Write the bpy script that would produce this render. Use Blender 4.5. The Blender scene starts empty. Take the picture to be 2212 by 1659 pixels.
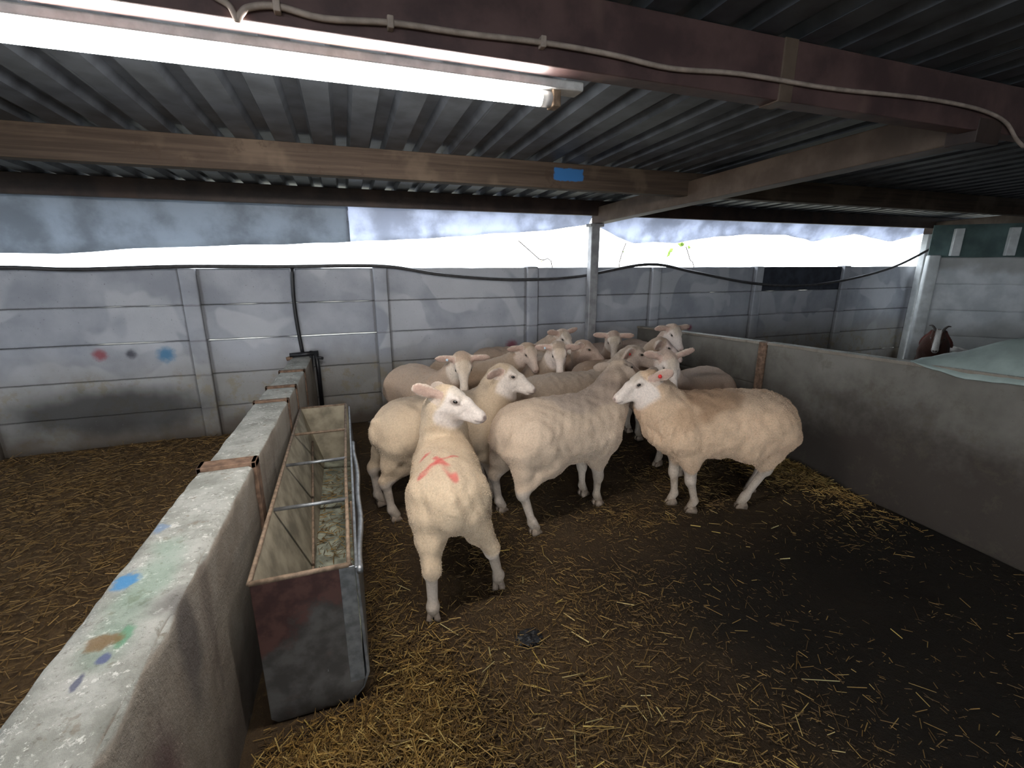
import bpy, bmesh, math, random
import numpy as np
from mathutils import Vector, Matrix, noise as mnoise
R = math.radians
random.seed(7)
RNG = np.random.default_rng(11)
scene = bpy.context.scene
C = scene.collection

# ------------------------------------------------------------------ camera, sky, exposure
CAM_H = 1.576
TILT = math.atan(0.26)
YAW = R(19.5)
FPX = 1000.0
cam_d = bpy.data.cameras.new('camera')
cam_d.sensor_width = 36.0
cam_d.lens = FPX / 2212 * 36.0
cam_d.clip_start = 0.02
cam = bpy.data.objects.new('camera', cam_d)
C.objects.link(cam)
cam.location = (0, 0, CAM_H)
cam.rotation_euler = (R(90) - TILT, 0, -YAW)
scene.camera = cam

world = bpy.data.worlds.new('overcast_sky')
scene.world = world
world.use_nodes = True
wb = world.node_tree.nodes['Background']
wb.inputs['Color'].default_value = (0.86, 0.93, 1.0, 1)
wb.inputs['Strength'].default_value = 5.0
vs = scene.view_settings
vs.view_transform = 'Standard'
vs.look = 'None'
vs.exposure = 0.55
vs.gamma = 1.0
vs.use_curve_mapping = False
LAMP_POWER = 95.0


def ray(u, v):
    dx = (u - 1106) / FPX
    dy = -(v - 829.5) / FPX
    c, s = math.cos(TILT), math.sin(TILT)
    Y = c + dy * s
    Z = -s + dy * c
    ca, sa = math.cos(YAW), math.sin(YAW)
    return Vector((dx * ca + Y * sa, -dx * sa + Y * ca, Z))


def on_y(u, v, y):
    r = ray(u, v)
    t = y / r.y
    return Vector((r.x * t, y, CAM_H + r.z * t))


def on_z(u, v, z):
    r = ray(u, v)
    t = (z - CAM_H) / r.z
    return Vector((r.x * t, r.y * t, z))


def at_depth(u, v, d):
    r = ray(u, v)
    return Vector((r.x * d, r.y * d, CAM_H + r.z * d))


# ------------------------------------------------------------------ helpers
def link(o, parent=None):
    C.objects.link(o)
    if parent is not None:
        o.parent = parent
    return o


def tag(o, label=None, cat=None, group=None, kind=None):
    if label:
        o['label'] = label
    if cat:
        o['category'] = cat
    if group:
        o['group'] = group
    if kind:
        o['kind'] = kind
    return o


def empty(name, loc=(0, 0, 0), rz=0.0, parent=None):
    o = bpy.data.objects.new(name, None)
    o.empty_display_size = 0.1
    o.location = loc
    o.rotation_euler = (0, 0, rz)
    return link(o, parent)


def mesh_obj(name, verts, faces, mat, parent=None, smooth=False, loc=None):
    me = bpy.data.meshes.new(name)
    me.from_pydata([tuple(v) for v in verts], [], [tuple(f) for f in faces])
    me.update()
    if mat is not None:
        me.materials.append(mat)
    if smooth:
        me.polygons.foreach_set('use_smooth', [True] * len(me.polygons))
    o = bpy.data.objects.new(name, me)
    if loc is not None:
        o.location = loc
    return link(o, parent)


class MB:
    """collects simple solids; build() links them as one mesh"""

    def __init__(self):
        self.v = []
        self.f = []

    def add(self, v, f):
        b = len(self.v)
        self.v += [tuple(q) for q in v]
        self.f += [tuple(b + i for i in q) for q in f]
        return self

    def box(self, x0, x1, y0, y1, z0, z1):
        v = [(x, y, z) for x in (x0, x1) for y in (y0, y1) for z in (z0, z1)]
        f = [(0, 1, 3, 2), (4, 6, 7, 5), (0, 4, 5, 1), (2, 3, 7, 6), (0, 2, 6, 4), (1, 5, 7, 3)]
        return self.add(v, f)

    def hexa(self, p):
        """8 points: bottom ring 0-3, top ring 4-7"""
        return self.add(p, [(3, 2, 1, 0), (4, 5, 6, 7), (0, 1, 5, 4), (1, 2, 6, 5), (2, 3, 7, 6), (3, 0, 4, 7)])

    def tube(self, pts, r, n=8, cap=True):
        pts = [Vector(p) for p in pts]
        rr = r if isinstance(r, (list, tuple)) else [r] * len(pts)
        v = []
        up = None
        for i, p in enumerate(pts):
            a = pts[max(i - 1, 0)]
            b = pts[min(i + 1, len(pts) - 1)]
            t = (b - a).normalized()
            if up is None:
                up = Vector((0, 0, 1)) if abs(t.z) < 0.9 else Vector((1, 0, 0))
            s = t.cross(up).normalized()
            up = s.cross(t).normalized()
            for k in range(n):
                an = 2 * math.pi * k / n
                v.append(p + (s * math.cos(an) + up * math.sin(an)) * rr[i])
        f = []
        for i in range(len(pts) - 1):
            for k in range(n):
                k2 = (k + 1) % n
                f.append((i * n + k, i * n + k2, (i + 1) * n + k2, (i + 1) * n + k))
        if cap:
            f.append(tuple(range(n - 1, -1, -1)))
            f.append(tuple((len(pts) - 1) * n + k for k in range(n)))
        return self.add(v, f)

    def prism(self, poly, axis, a, b):
        """poly: 2D outline, extruded along axis between a and b"""
        n = len(poly)

        def p3(p, t):
            if axis == 'y':
                return (p[0], t, p[1])
            if axis == 'x':
                return (t, p[0], p[1])
            return (p[0], p[1], t)
        v = [p3(p, a) for p in poly] + [p3(p, b) for p in poly]
        f = [tuple(range(n)), tuple(range(2 * n - 1, n - 1, -1))]
        f += [(i, i + n, (i + 1) % n + n, (i + 1) % n) for i in range(n)]
        return self.add(v, f)

    def build(self, name, mat, parent=None, smooth=False, bevel=0.0, fix=True):
        o = mesh_obj(name, self.v, self.f, mat, parent, smooth)
        if fix:
            bm = bmesh.new()
            bm.from_mesh(o.data)
            bmesh.ops.recalc_face_normals(bm, faces=bm.faces)
            bm.to_mesh(o.data)
            bm.free()
        if bevel:
            m = o.modifiers.new('bevel', 'BEVEL')
            m.width = bevel
            m.segments = 2
            m.limit_method = 'ANGLE'
        return o


def spline(pts, n=8):
    """Catmull-Rom through points"""
    pts = [Vector(p) for p in pts]
    out = []
    P = [pts[0] * 2 - pts[1]] + pts + [pts[-1] * 2 - pts[-2]]
    for i in range(1, len(P) - 2):
        p0, p1, p2, p3 = P[i - 1], P[i], P[i + 1], P[i + 2]
        for k in range(n):
            t = k / n
            out.append(0.5 * ((2 * p1) + (p2 - p0) * t + (2 * p0 - 5 * p1 + 4 * p2 - p3) * t * t + (3 * p1 - p0 - 3 * p2 + p3) * t ** 3))
    out.append(pts[-1])
    return out


def rough_box(name, size, mat, parent, loc, res=0.05, amp=0.003, rnd=0.012, freq=9.0, seed=0.0, rz=0.0, shear=None, chip=0.0):
    """box with rounded, slightly uneven edges. loc = min corner base point"""
    sx, sy, sz = size

    def ticks(L):
        n = max(1, int(round((L - 2 * rnd) / res)))
        inner = [rnd + (L - 2 * rnd) * i / n for i in range(n + 1)]
        return [0.0, rnd * 0.35] + inner + [L - rnd * 0.35, L]
    tx, ty, tz = ticks(sx), ticks(sy), ticks(sz)
    idx = {}
    verts = []

    def vid(i, j, k):
        key = (i, j, k)
        if key not in idx:
            p = Vector((tx[i], ty[j], tz[k]))
            q = Vector((min(max(p.x, rnd), sx - rnd), min(max(p.y, rnd), sy - rnd), min(max(p.z, rnd), sz - rnd)))
            d = p - q
            nrm = d.normalized() if d.length > 1e-9 else Vector((0, 0, 1))
            p2 = q + nrm * rnd
            w = Vector(loc) + p2
            nn = mnoise.noise(w * freq + Vector((seed, seed, seed))) + 0.5 * mnoise.noise(w * freq * 2.7)
            edge = (abs(d.x) > rnd * .3) + (abs(d.y) > rnd * .3) + (abs(d.z) > rnd * .3)
            a = amp
            off = nn * a
            if chip and edge >= 2:
                off -= chip * max(0, mnoise.noise(w * 14 + Vector((3, seed, 1))) + .15)
            p2 = p2 + nrm * off
            if shear:
                p2 = shear(p2)
            idx[key] = len(verts)
            verts.append(p2)
        return idx[key]
    faces = []
    nx, ny, nz = len(tx) - 1, len(ty) - 1, len(tz) - 1
    for i in range(nx):
        for j in range(ny):
            faces.append((vid(i, j, 0), vid(i, j + 1, 0), vid(i + 1, j + 1, 0), vid(i + 1, j, 0)))
            faces.append((vid(i, j, nz), vid(i + 1, j, nz), vid(i + 1, j + 1, nz), vid(i, j + 1, nz)))
    for i in range(nx):
        for k in range(nz):
            faces.append((vid(i, 0, k), vid(i + 1, 0, k), vid(i + 1, 0, k + 1), vid(i, 0, k + 1)))
            faces.append((vid(i, ny, k), vid(i, ny, k + 1), vid(i + 1, ny, k + 1), vid(i + 1, ny, k)))
    for j in range(ny):
        for k in range(nz):
            faces.append((vid(0, j, k), vid(0, j, k + 1), vid(0, j + 1, k + 1), vid(0, j + 1, k)))
            faces.append((vid(nx, j, k), vid(nx, j + 1, k), vid(nx, j + 1, k + 1), vid(nx, j, k + 1)))
    o = mesh_obj(name, verts, faces, mat, parent, smooth=True, loc=loc)
    o.rotation_euler = (0, 0, rz)
    return o


# ------------------------------------------------------------------ materials
PH_ = 0.307


class NT:
    def __init__(self, name):
        self.m = bpy.data.materials.new(name)
        self.m.use_nodes = True
        self.t = self.m.node_tree
        self.b = self.t.nodes['Principled BSDF']
        self.pos = None

    def n(self, typ, **kw):
        nd = self.t.nodes.new(typ)
        for k, v in kw.items():
            setattr(nd, k, v)
        return nd

    def lk(self, a, b):
        self.t.links.new(a, b)

    def position(self):
        if self.pos is None:
            self.pos = self.n('ShaderNodeNewGeometry').outputs['Position']
        return self.pos

    def mapped(self, scale=(1, 1, 1), loc=(0, 0, 0)):
        mp = self.n('ShaderNodeMapping')
        self.lk(self.position(), mp.inputs[0])
        mp.inputs['Scale'].default_value = scale
        mp.inputs['Location'].default_value = loc
        return mp.outputs[0]

    def noise(self, scale, detail=4, rough=0.55, vec=None, dist=0.0):
        nd = self.n('ShaderNodeTexNoise')
        nd.inputs['Scale'].default_value = scale
        nd.inputs['Detail'].default_value = detail
        nd.inputs['Roughness'].default_value = rough
        nd.inputs['Distortion'].default_value = dist
        self.lk(vec if vec is not None else self.position(), nd.inputs['Vector'])
        return nd.outputs[0]

    def ramp(self, fac, lo, hi, a=0.0, b=1.0):
        nd = self.n('ShaderNodeMapRange')
        nd.interpolation_type = 'SMOOTHSTEP'
        self.lk(fac, nd.inputs[0])
        nd.inputs[1].default_value = lo
        nd.inputs[2].default_value = hi
        nd.inputs[3].default_value = a
        nd.inputs[4].default_value = b
        return nd.outputs[0]

    def math(self, op, a, b=None):
        nd = self.n('ShaderNodeMath', operation=op)
        for i, q in enumerate((a, b)):
            if q is None:
                continue
            if isinstance(q, (int, float)):
                nd.inputs[i].default_value = q
            else:
                self.lk(q, nd.inputs[i])
        return nd.outputs[0]

    def mix(self, fac, a, b):
        nd = self.n('ShaderNodeMix', data_type='RGBA')
        if isinstance(fac, (int, float)):
            nd.inputs[0].default_value = fac
        else:
            self.lk(fac, nd.inputs[0])
        for s, q in ((6, a), (7, b)):
            if isinstance(q, (tuple, list)):
                nd.inputs[s].default_value = (q[0], q[1], q[2], 1)
            else:
                self.lk(q, nd.inputs[s])
        return nd.outputs[2]

    def axis(self, i):
        nd = self.n('ShaderNodeSeparateXYZ')
        self.lk(self.position(), nd.inputs[0])
        return nd.outputs[i]

    def spot(self, centre, radii, soft=0.35, wob=0.5, nscale=18):
        """mask of a stain at a world point"""
        mp = self.n('ShaderNodeVectorMath', operation='SUBTRACT')
        self.lk(self.position(), mp.inputs[0])
        mp.inputs[1].default_value = centre
        dv = self.n('ShaderNodeVectorMath', operation='DIVIDE')
        self.lk(mp.outputs[0], dv.inputs[0])
        dv.inputs[1].default_value = radii
        ln = self.n('ShaderNodeVectorMath', operation='LENGTH')
        self.lk(dv.outputs[0], ln.inputs[0])
        nz = self.math('MULTIPLY', self.math('SUBTRACT', self.noise(nscale, 3), 0.5), wob * 2)
        return self.ramp(self.math('ADD', ln.outputs['Value'], nz), 1.0 + soft, 1.0 - soft, 0, 1)

    def finish(self, col, rough=0.9, bump=None, bstr=0.3, bdist=0.01, metal=0.0, spec=0.3):
        if isinstance(col, (tuple, list)):
            self.b.inputs['Base Color'].default_value = (col[0], col[1], col[2], 1)
        else:
            self.lk(col, self.b.inputs['Base Color'])
        if isinstance(rough, (int, float)):
            self.b.inputs['Roughness'].default_value = rough
        else:
            self.lk(rough, self.b.inputs['Roughness'])
        self.b.inputs['Metallic'].default_value = metal
        self.b.inputs['Specular IOR Level'].default_value = spec
        if bump is not None:
            nd = self.n('ShaderNodeBump')
            nd.inputs['Strength'].default_value = bstr
            nd.inputs['Distance'].default_value = bdist
            self.lk(bump, nd.inputs['Height'])
            self.lk(nd.outputs[0], self.b.inputs['Normal'])
        return self.m


def simple(name, col, rough=0.8, metal=0.0, var=0.25, scale=20, spec=0.3, bstr=0.15):
    k = NT(name)
    nz = k.noise(scale, 5)
    c = k.mix(k.ramp(nz, .3, .7), tuple(q * (1 - var) for q in col), tuple(min(1, q * (1 + var)) for q in col))
    return k.finish(c, rough, nz, bstr, 0.004, metal, spec)


def mat_wall():
    k = NT('precast_concrete')
    big = k.noise(1.7, 4, .6)
    fine = k.noise(60, 5, .7)
    base = k.mix(k.ramp(big, .35, .65), (.30, .315, .355), (.43, .445, .485))
    wash = k.ramp(k.noise(1.9, 2, .4, dist=.6, vec=k.mapped(loc=(5, 2, 9))), .52, .57)
    base = k.mix(k.math('MULTIPLY', wash, .55), base, (.55, .56, .59))
    z = k.axis(2)
    zn = k.math('ADD', z, k.math('MULTIPLY', k.math('SUBTRACT', k.noise(2.2, 4), .5), .55))
    low = k.ramp(zn, .95, .45)
    base = k.mix(k.math('MULTIPLY', low, .75), base, (.27, .25, .22))
    # darker lines in the joints between panels and along the posts
    wob = k.math('MULTIPLY', k.math('SUBTRACT', k.noise(11, 4, .7), .5), .020)
    sz = k.math('ABSOLUTE', k.math('SUBTRACT', k.math('FRACT', k.math('DIVIDE', k.math('ADD', k.math('ADD', z, wob), PH_ * .5), PH_)), .5))
    seam_dark = k.math('MULTIPLY', k.ramp(sz, .045, .006), .5)
    base = k.mix(seam_dark, base, (.13, .125, .125))
    xx = k.math('ADD', k.axis(0), 1.25 + 1.575 * 10)
    sx = k.math('MULTIPLY', k.math('ABSOLUTE', k.math('SUBTRACT', k.math('FRACT', k.math('ADD', k.math('DIVIDE', xx, 1.575), .5)), .5)), 1.575)
    near = k.ramp(k.math('ABSOLUTE', k.math('SUBTRACT', k.math('ADD', sx, wob), .072)), .022, .004)
    yy = k.ramp(k.axis(1), 4.70, 4.715)
    base = k.mix(k.math('MULTIPLY', k.math('MULTIPLY', near, yy), .6), base, (.12, .115, .115))
    # straw and muck smeared along the lower rows
    smear = k.math('MULTIPLY', k.ramp(zn, .72, .50), k.ramp(k.noise(9, 5, .7), .50, .62))
    base = k.mix(k.math('MULTIPLY', smear, .6), base, (.27, .23, .16))
    muck = k.ramp(zn, .36, .05)
    base = k.mix(k.math('MULTIPLY', muck, .85), base, (.075, .055, .038))
    band = k.spot((-1.95, 4.7, .33), (.75, .3, .20), .4, .35, 4)
    base = k.mix(k.math('MULTIPLY', band, .85), base, (.045, .043, .042))
    base = k.mix(k.ramp(fine, .62, .75), base, (.13, .125, .12))
    for (u, v, r, col) in ((213, 768, .045, (.30, .05, .06)), (281, 766, .035, (.035, .035, .05)), (357, 767, .06, (.03, .19, .36)),
                           (1107, 748, .06, (.22, .03, .06)), (1492, 708, .035, (.3, .05, .09))):
        c = on_y(u, v, 4.71)
        base = k.mix(k.math('MULTIPLY', k.spot(tuple(c), (r, .3, r), .6, .5, 30), .8), base, col)
    return k.finish(base, .92, k.math('ADD', fine, k.noise(9, 5)), .35, .006)


def mat_partition():
    k = NT('weathered_concrete')
    big = k.noise(3.0, 5, .6)
    fine = k.noise(75, 5, .75)
    side = k.mix(k.ramp(big, .3, .7), (.235, .195, .155), (.345, .305, .255))
    streak = k.noise(1.0, 4, .6, vec=k.mapped((9, 9, 1.2)))
    side = k.mix(k.math('MULTIPLY', k.ramp(streak, .52, .70), .55), side, (.13, .10, .085))
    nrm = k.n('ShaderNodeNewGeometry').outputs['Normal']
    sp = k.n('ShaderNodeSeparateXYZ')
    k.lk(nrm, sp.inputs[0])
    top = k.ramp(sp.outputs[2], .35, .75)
    tcol = k.mix(k.ramp(k.noise(7, 6, .7), .35, .65), (.28, .285, .255), (.47, .475, .44))
    chips = k.ramp(k.noise(34, 5, .75), .57, .64)
    tcol = k.mix(chips, tcol, (.66, .66, .62))
    tcol = k.mix(k.math('MULTIPLY', k.ramp(k.noise(55, 5, .8, vec=k.mapped(loc=(1, 9, 2))), .55, .66), .6), tcol, (.16, .15, .125))
    tcol = k.mix(k.math('MULTIPLY', k.ramp(k.noise(22, 4, .6, vec=k.mapped(loc=(4, 7, 1))), .60, .68), .6), tcol, (.22, .19, .14))
    grn = k.spot((-.56, 1.30, .76), (.05, .22, .2), .6, .9, 9)
    tcol = k.mix(k.math('MULTIPLY', grn, .35), tcol, (.14, .33, .22))
    for (u, v, rx, ry, col, a) in ((272, 1254, .028, .034, (.07, .26, .52), .95), (345, 1140, .02, .03, (.18, .30, .50), .6),
                                   (268, 1372, .016, .035, (.10, .30, .17), .7), (222, 1384, .035, .025, (.20, .12, .05), .85),
                                   (222, 1420, .012, .016, (.10, .12, .24), .9), (165, 1472, .008, .02, (.06, .07, .14), .8)):
        c = on_z(u, v, .755)
        tcol = k.mix(k.math('MULTIPLY', k.spot(tuple(c), (rx, ry, .1), .35, .7, 45), a), tcol, col)
    c = k.mix(top, side, tcol)
    z = k.axis(2)
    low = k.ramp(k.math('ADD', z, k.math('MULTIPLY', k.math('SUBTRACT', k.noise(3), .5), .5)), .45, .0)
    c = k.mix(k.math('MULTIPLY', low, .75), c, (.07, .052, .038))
    for (y, zc, rr) in ((1.22, .62, .20), (.98, .40, .15)):
        st = k.spot((-.45, y, zc), (.12, .06, rr), .5, .6, 9)
        c = k.mix(k.math('MULTIPLY', st, .7), c, (.075, .062, .06))
    rd = k.spot((-.45, 1.0, .30), (.12, .07, .26), .6, .8, 6)
    c = k.mix(k.math('MULTIPLY', rd, .5), c, (.14, .05, .05))
    return k.finish(c, .9, k.math('ADD', fine, k.math('MULTIPLY', k.noise(16, 5, .6), 1.5)), .8, .010)


def mat_right_partition():
    k = NT('stained_concrete')
    big = k.noise(2.0, 4, .6)
    fine = k.noise(60, 5, .7)
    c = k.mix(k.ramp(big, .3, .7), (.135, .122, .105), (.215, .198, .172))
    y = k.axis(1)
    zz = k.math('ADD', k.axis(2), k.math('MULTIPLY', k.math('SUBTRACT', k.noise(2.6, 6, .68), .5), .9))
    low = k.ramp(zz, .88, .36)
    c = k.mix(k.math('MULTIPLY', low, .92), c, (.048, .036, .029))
    c = k.mix(k.math('MULTIPLY', k.ramp(k.noise(6, 6, .75), .52, .66), .4), c, (.10, .085, .06))
    c = k.mix(k.math('MULTIPLY', k.ramp(fine, .6, .72), .5), c, (.09, .08, .065))
    return k.finish(c, .92, fine, .35, .006)


def mat_white_panel():
    k = NT('whitewashed_concrete')
    c = k.mix(k.ramp(k.noise(4, 5), .35, .65), (.62, .65, .67), (.82, .84, .86))
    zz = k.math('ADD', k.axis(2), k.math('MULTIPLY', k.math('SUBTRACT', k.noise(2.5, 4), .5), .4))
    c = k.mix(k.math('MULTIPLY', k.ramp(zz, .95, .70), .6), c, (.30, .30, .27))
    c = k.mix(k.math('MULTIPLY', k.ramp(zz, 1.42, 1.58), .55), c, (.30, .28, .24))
    return k.finish(c, .85, k.noise(40, 5), .2, .005)


def mat_timber():
    k = NT('old_timber')
    g = k.noise(1.0, 6, .65, vec=k.mapped((1.2, 40, 40)))
    b = k.noise(2.4, 4)
    c = k.mix(k.ramp(g, .3, .7), (.048, .033, .024), (.090, .064, .047))
    c = k.mix(k.math('MULTIPLY', k.ramp(b, .5, .62), .5), c, (.15, .112, .08))
    c = k.mix(k.math('MULTIPLY', k.ramp(k.noise(5, 5, .7, vec=k.mapped(loc=(3, 1, 8))), .58, .66), .6), c, (.05, .032, .022))
    for (u, w, z) in ((1228, .10, .045),):
        p = on_y(u, 378, 3.16)
        dx = k.math('ABSOLUTE', k.math('SUBTRACT', k.axis(0), p.x))
        dz = k.math('ABSOLUTE', k.math('SUBTRACT', k.axis(2), p.z))
        wob = k.math('MULTIPLY', k.math('SUBTRACT', k.noise(25, 4), .5), .03)
        m = k.math('MULTIPLY', k.ramp(k.math('ADD', dx, wob), .118, .105), k.ramp(k.math('ADD', dz, wob), .044, .034))
        c = k.mix(m, c, (.035, .15, .38))
    return k.finish(c, .8, g, .4, .004)


def mat_steel(name, a, b, rust=(.16, .085, .05)):
    k = NT(name)
    nz = k.noise(6, 5, .6)
    c = k.mix(k.ramp(nz, .35, .65), a, b)
    patch = k.ramp(k.noise(2.1, 3, .5, vec=k.mapped((1, 1, .35))), .60, .66)
    c = k.mix(k.math('MULTIPLY', patch, .55), c, rust)
    return k.finish(c, .55, k.noise(50, 5), .15, .003, 0.0, .4)


def mat_floor():
    k = NT('manure_floor')
    a = k.noise(2.2, 5, .6)
    f = k.noise(26, 6, .75)
    c = k.mix(k.ramp(a, .3, .7), (.050, .032, .017), (.090, .058, .030))
    c = k.mix(k.math('MULTIPLY', k.ramp(f, .52, .68), .6), c, (.16, .10, .042))
    c = k.mix(k.math('MULTIPLY', k.ramp(f, .42, .30), .6), c, (.016, .012, .009))
    bed = k.ramp(k.math('ADD', k.axis(0), k.math('MULTIPLY', k.math('SUBTRACT', k.noise(3), .5), .1)), -.5, -.62)
    c = k.mix(k.math('MULTIPLY', bed, .7), c, k.mix(k.ramp(f, .35, .65), (.075, .043, .018), (.20, .12, .048)))
    dimmed = k.ramp(k.math('ADD', k.axis(0), k.math('MULTIPLY', k.math('SUBTRACT', k.noise(1.2), .5), .8)), .8, 1.7)  # light falling off towards the near right, painted into the floor colour
    dimmed = k.math('MULTIPLY', dimmed, k.ramp(k.axis(1), 2.4, 1.5))
    c = k.mix(k.math('MULTIPLY', dimmed, .9), c, (.010, .008, .006))
    for (x, y, r) in ((on_z(1143, 1372, 0.02).x, on_z(1143, 1372, 0.02).y, .05),):
        c = k.mix(k.math('MULTIPLY', k.spot((x, y, .02), (r * 1.1, r, .2), .3, .5, 20), .9), c, (.010, .011, .014))
    return k.finish(c, .88, k.math('ADD', f, k.math('MULTIPLY', k.noise(90, 4, .7), .5)), .9, .02, 0, .25)


def mat_attr(name, rough=.95, bscale=None, bstr=.3, bdist=.004, spec=.15, sheen=0.0, vary=None):
    k = NT(name)
    at = k.n('ShaderNodeAttribute', attribute_name='Col')
    col = at.outputs['Color']
    bump = None
    if bscale:
        tc = k.n('ShaderNodeTexCoord').outputs['Object']
        bump = k.math('ADD', k.noise(bscale, 5, .7, vec=tc), k.math('MULTIPLY', k.noise(bscale * .3, 3, .6, vec=tc), .8))
        f = k.noise(bscale * .8, 4, .7, vec=tc)
        dk = k.mix(1.0, col, col)
        mul = k.n('ShaderNodeMix', data_type='RGBA', blend_type='MULTIPLY')
        mul.inputs[0].default_value = 1.0
        k.lk(dk, mul.inputs[6])
        g = k.ramp(f, .30, .68, .86, 1.06)
        cg = k.n('ShaderNodeCombineColor')
        for i in range(3):
            k.lk(g, cg.inputs[i])
        k.lk(cg.outputs[0], mul.inputs[7])
        col = mul.outputs[2]
    m = k.finish(col, rough, bump, bstr, bdist, 0, spec)
    if sheen:
        k.b.inputs['Sheen Weight'].default_value = sheen
        k.b.inputs['Sheen Roughness'].default_value = .6
    return m


def mat_sheet(name, col, trans):
    k = NT(name)
    nz = k.noise(3, 5, .6)
    c = k.mix(k.ramp(nz, .35, .65), tuple(q * .75 for q in col), tuple(min(1, q * 1.15) for q in col))
    k.finish(c, .6, k.noise(14, 4), .25, .01)
    tr = k.n('ShaderNodeBsdfTranslucent')
    k.lk(c, tr.inputs['Color'])
    mx = k.n('ShaderNodeMixShader')
    mx.inputs[0].default_value = trans
    out = k.t.nodes['Material Output']
    k.lk(k.b.outputs[0], mx.inputs[1])
    k.lk(tr.outputs[0], mx.inputs[2])
    k.lk(mx.outputs[0], out.inputs['Surface'])
    return k.m


def mat_emit(name, col, s):
    k = NT(name)
    k.finish(col, .5)
    k.b.inputs['Emission Color'].default_value = (*col, 1)
    k.b.inputs['Emission Strength'].default_value = s
    return k.m


M = dict(
    wall=mat_wall(), part=mat_partition(), rpart=mat_right_partition(), white=mat_white_panel(), timber=mat_timber(),
    steel=mat_steel('brown_painted_steel', (.060, .034, .034), (.115, .066, .062), (.21, .135, .11)),
    dark_steel=mat_steel('dark_steel', (.030, .020, .018), (.055, .036, .030), (.07, .04, .03)),
    rafter=mat_steel('rafter_timber', (.085, .058, .042), (.135, .096, .072), (.10, .07, .05)),
    roof=simple('roof_sheet_metal', (.072, .082, .098), .5, .0, .35, 7, .5, .1),
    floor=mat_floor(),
    joint=simple('rusty_joint_strip', (.17, .105, .07), .85, 0, .4, 30),
    rust=None, trough_bot=simple('trough_bottom', (.26, .27, .21), .8, 0, .5, 14, .3, .4), galv=simple('galvanised_steel', (.24, .25, .26), .42, .7, .3, 25, .5),
    rod=simple('rusty_rod', (.23, .165, .115), .65, .2, .35, 40),
    trough_in=simple('trough_inside', (.30, .26, .19), .75, 0, .35, 9),
    batten=simple('batten_paint', (.55, .54, .53), .6, 0, .15, 30),
    black=simple('black_plastic', (.012, .012, .014), .4, 0, .3, 30, .4),
    cable=simple('cable_pvc', (.36, .29, .25), .6, 0, .25, 20),
    hose=simple('hose_rubber', (.05, .048, .05), .5, 0, .3, 20, .4),
    pole=simple('pole_paint', (.33, .33, .34), .5, .2, .25, 9, .4),
    whitepost=simple('white_paint', (.62, .64, .64), .7, 0, .15, 8),
    flapL=mat_sheet('grey_sheeting', (.36, .40, .45), .40),
    flapM=mat_sheet('pale_sheeting', (.62, .65, .74), .68),
    tarp=mat_sheet('old_tarpaulin', (.36, .43, .40), .12),
    green=simple('green_board', (.10, .15, .145), .8, 0, .3, 4),
    darkpanel=simple('dark_panel', (.040, .045, .06), .8, 0, .3, 8),
    wool=mat_attr('wool', .97, 110, .6, .008, .08, .10),
    tuft=mat_attr('wool_tuft', .95, None, spec=.05),
    straw=mat_attr('straw', .75, None, spec=.2),
    eye=simple('sheep_eye', (.010, .008, .006), .12, 0, .2, 20, .6),
    hoof=simple('hoof_horn', (.27, .205, .155), .7, 0, .35, 30),
    redtag=simple('red_tag', (.62, .03, .03), .4, 0, .1, 30, .4),
    bluetag=simple('pale_tag', (.55, .68, .78), .4, 0, .1, 30, .4),
    horn=simple('goat_horn', (.07, .06, .055), .6, 0, .3, 30),
    ground=simple('outside_ground', (.20, .19, .15), .95, 0, .3, 2),
    leaf=mat_sheet('leaf', (.30, .42, .10), .4), twig=simple('twig', (.12, .09, .06), .9),
    muck=simple('manure_lump', (.012, .013, .016), .5, 0, .5, 30, .4),
    glass=None,
)


def mat_endplate():
    k = NT('rusty_plate')
    nz = k.noise(5, 5, .65)
    grey = k.mix(k.ramp(k.noise(14, 5), .35, .65), (.060, .053, .047), (.115, .105, .095))
    rust = k.mix(k.ramp(k.noise(20, 5), .35, .65), (.06, .026, .022), (.11, .05, .04))
    z = k.axis(2)
    x = k.axis(0)
    m = k.ramp(k.math('ADD', k.math('SUBTRACT', z, k.math('MULTIPLY', x, .8)), k.math('MULTIPLY', k.math('SUBTRACT', nz, .5), .5)), .52, .60)
    c = k.mix(m, grey, rust)
    c = k.mix(k.math('MULTIPLY', k.ramp(k.noise(4, 4, .6, vec=k.mapped(loc=(8, 3, 1))), .55, .65), .5), c, (.085, .05, .035))
    c = k.mix(k.ramp(k.noise(45, 2, .4), .76, .79), c, (.55, .56, .56))
    return k.finish(c, .6, nz, .2, .004, .2, .4)


M['rust'] = mat_endplate()


def floor_z(x, y):
    z = .010 * mnoise.noise(Vector((x * 2.1, y * 2.1, 0))) + .006 * mnoise.noise(Vector((x * 6, y * 6, 3)))

    def bump(cx, cy, rx, ry, h):
        d = ((x - cx) / rx) ** 2 + ((y - cy) / ry) ** 2
        return h * math.exp(-d)
    z += bump(.12, 1.12, .16, .30, .050) + bump(-.22, 1.22, .20, .12, .055) + bump(3.05, 2.35, .30, .45, .07)
    z += bump(-1.7, 4.3, 1.2, .5, .08) + bump(.08, 1.75, .07, .3, .02)
    return z - .004


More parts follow.
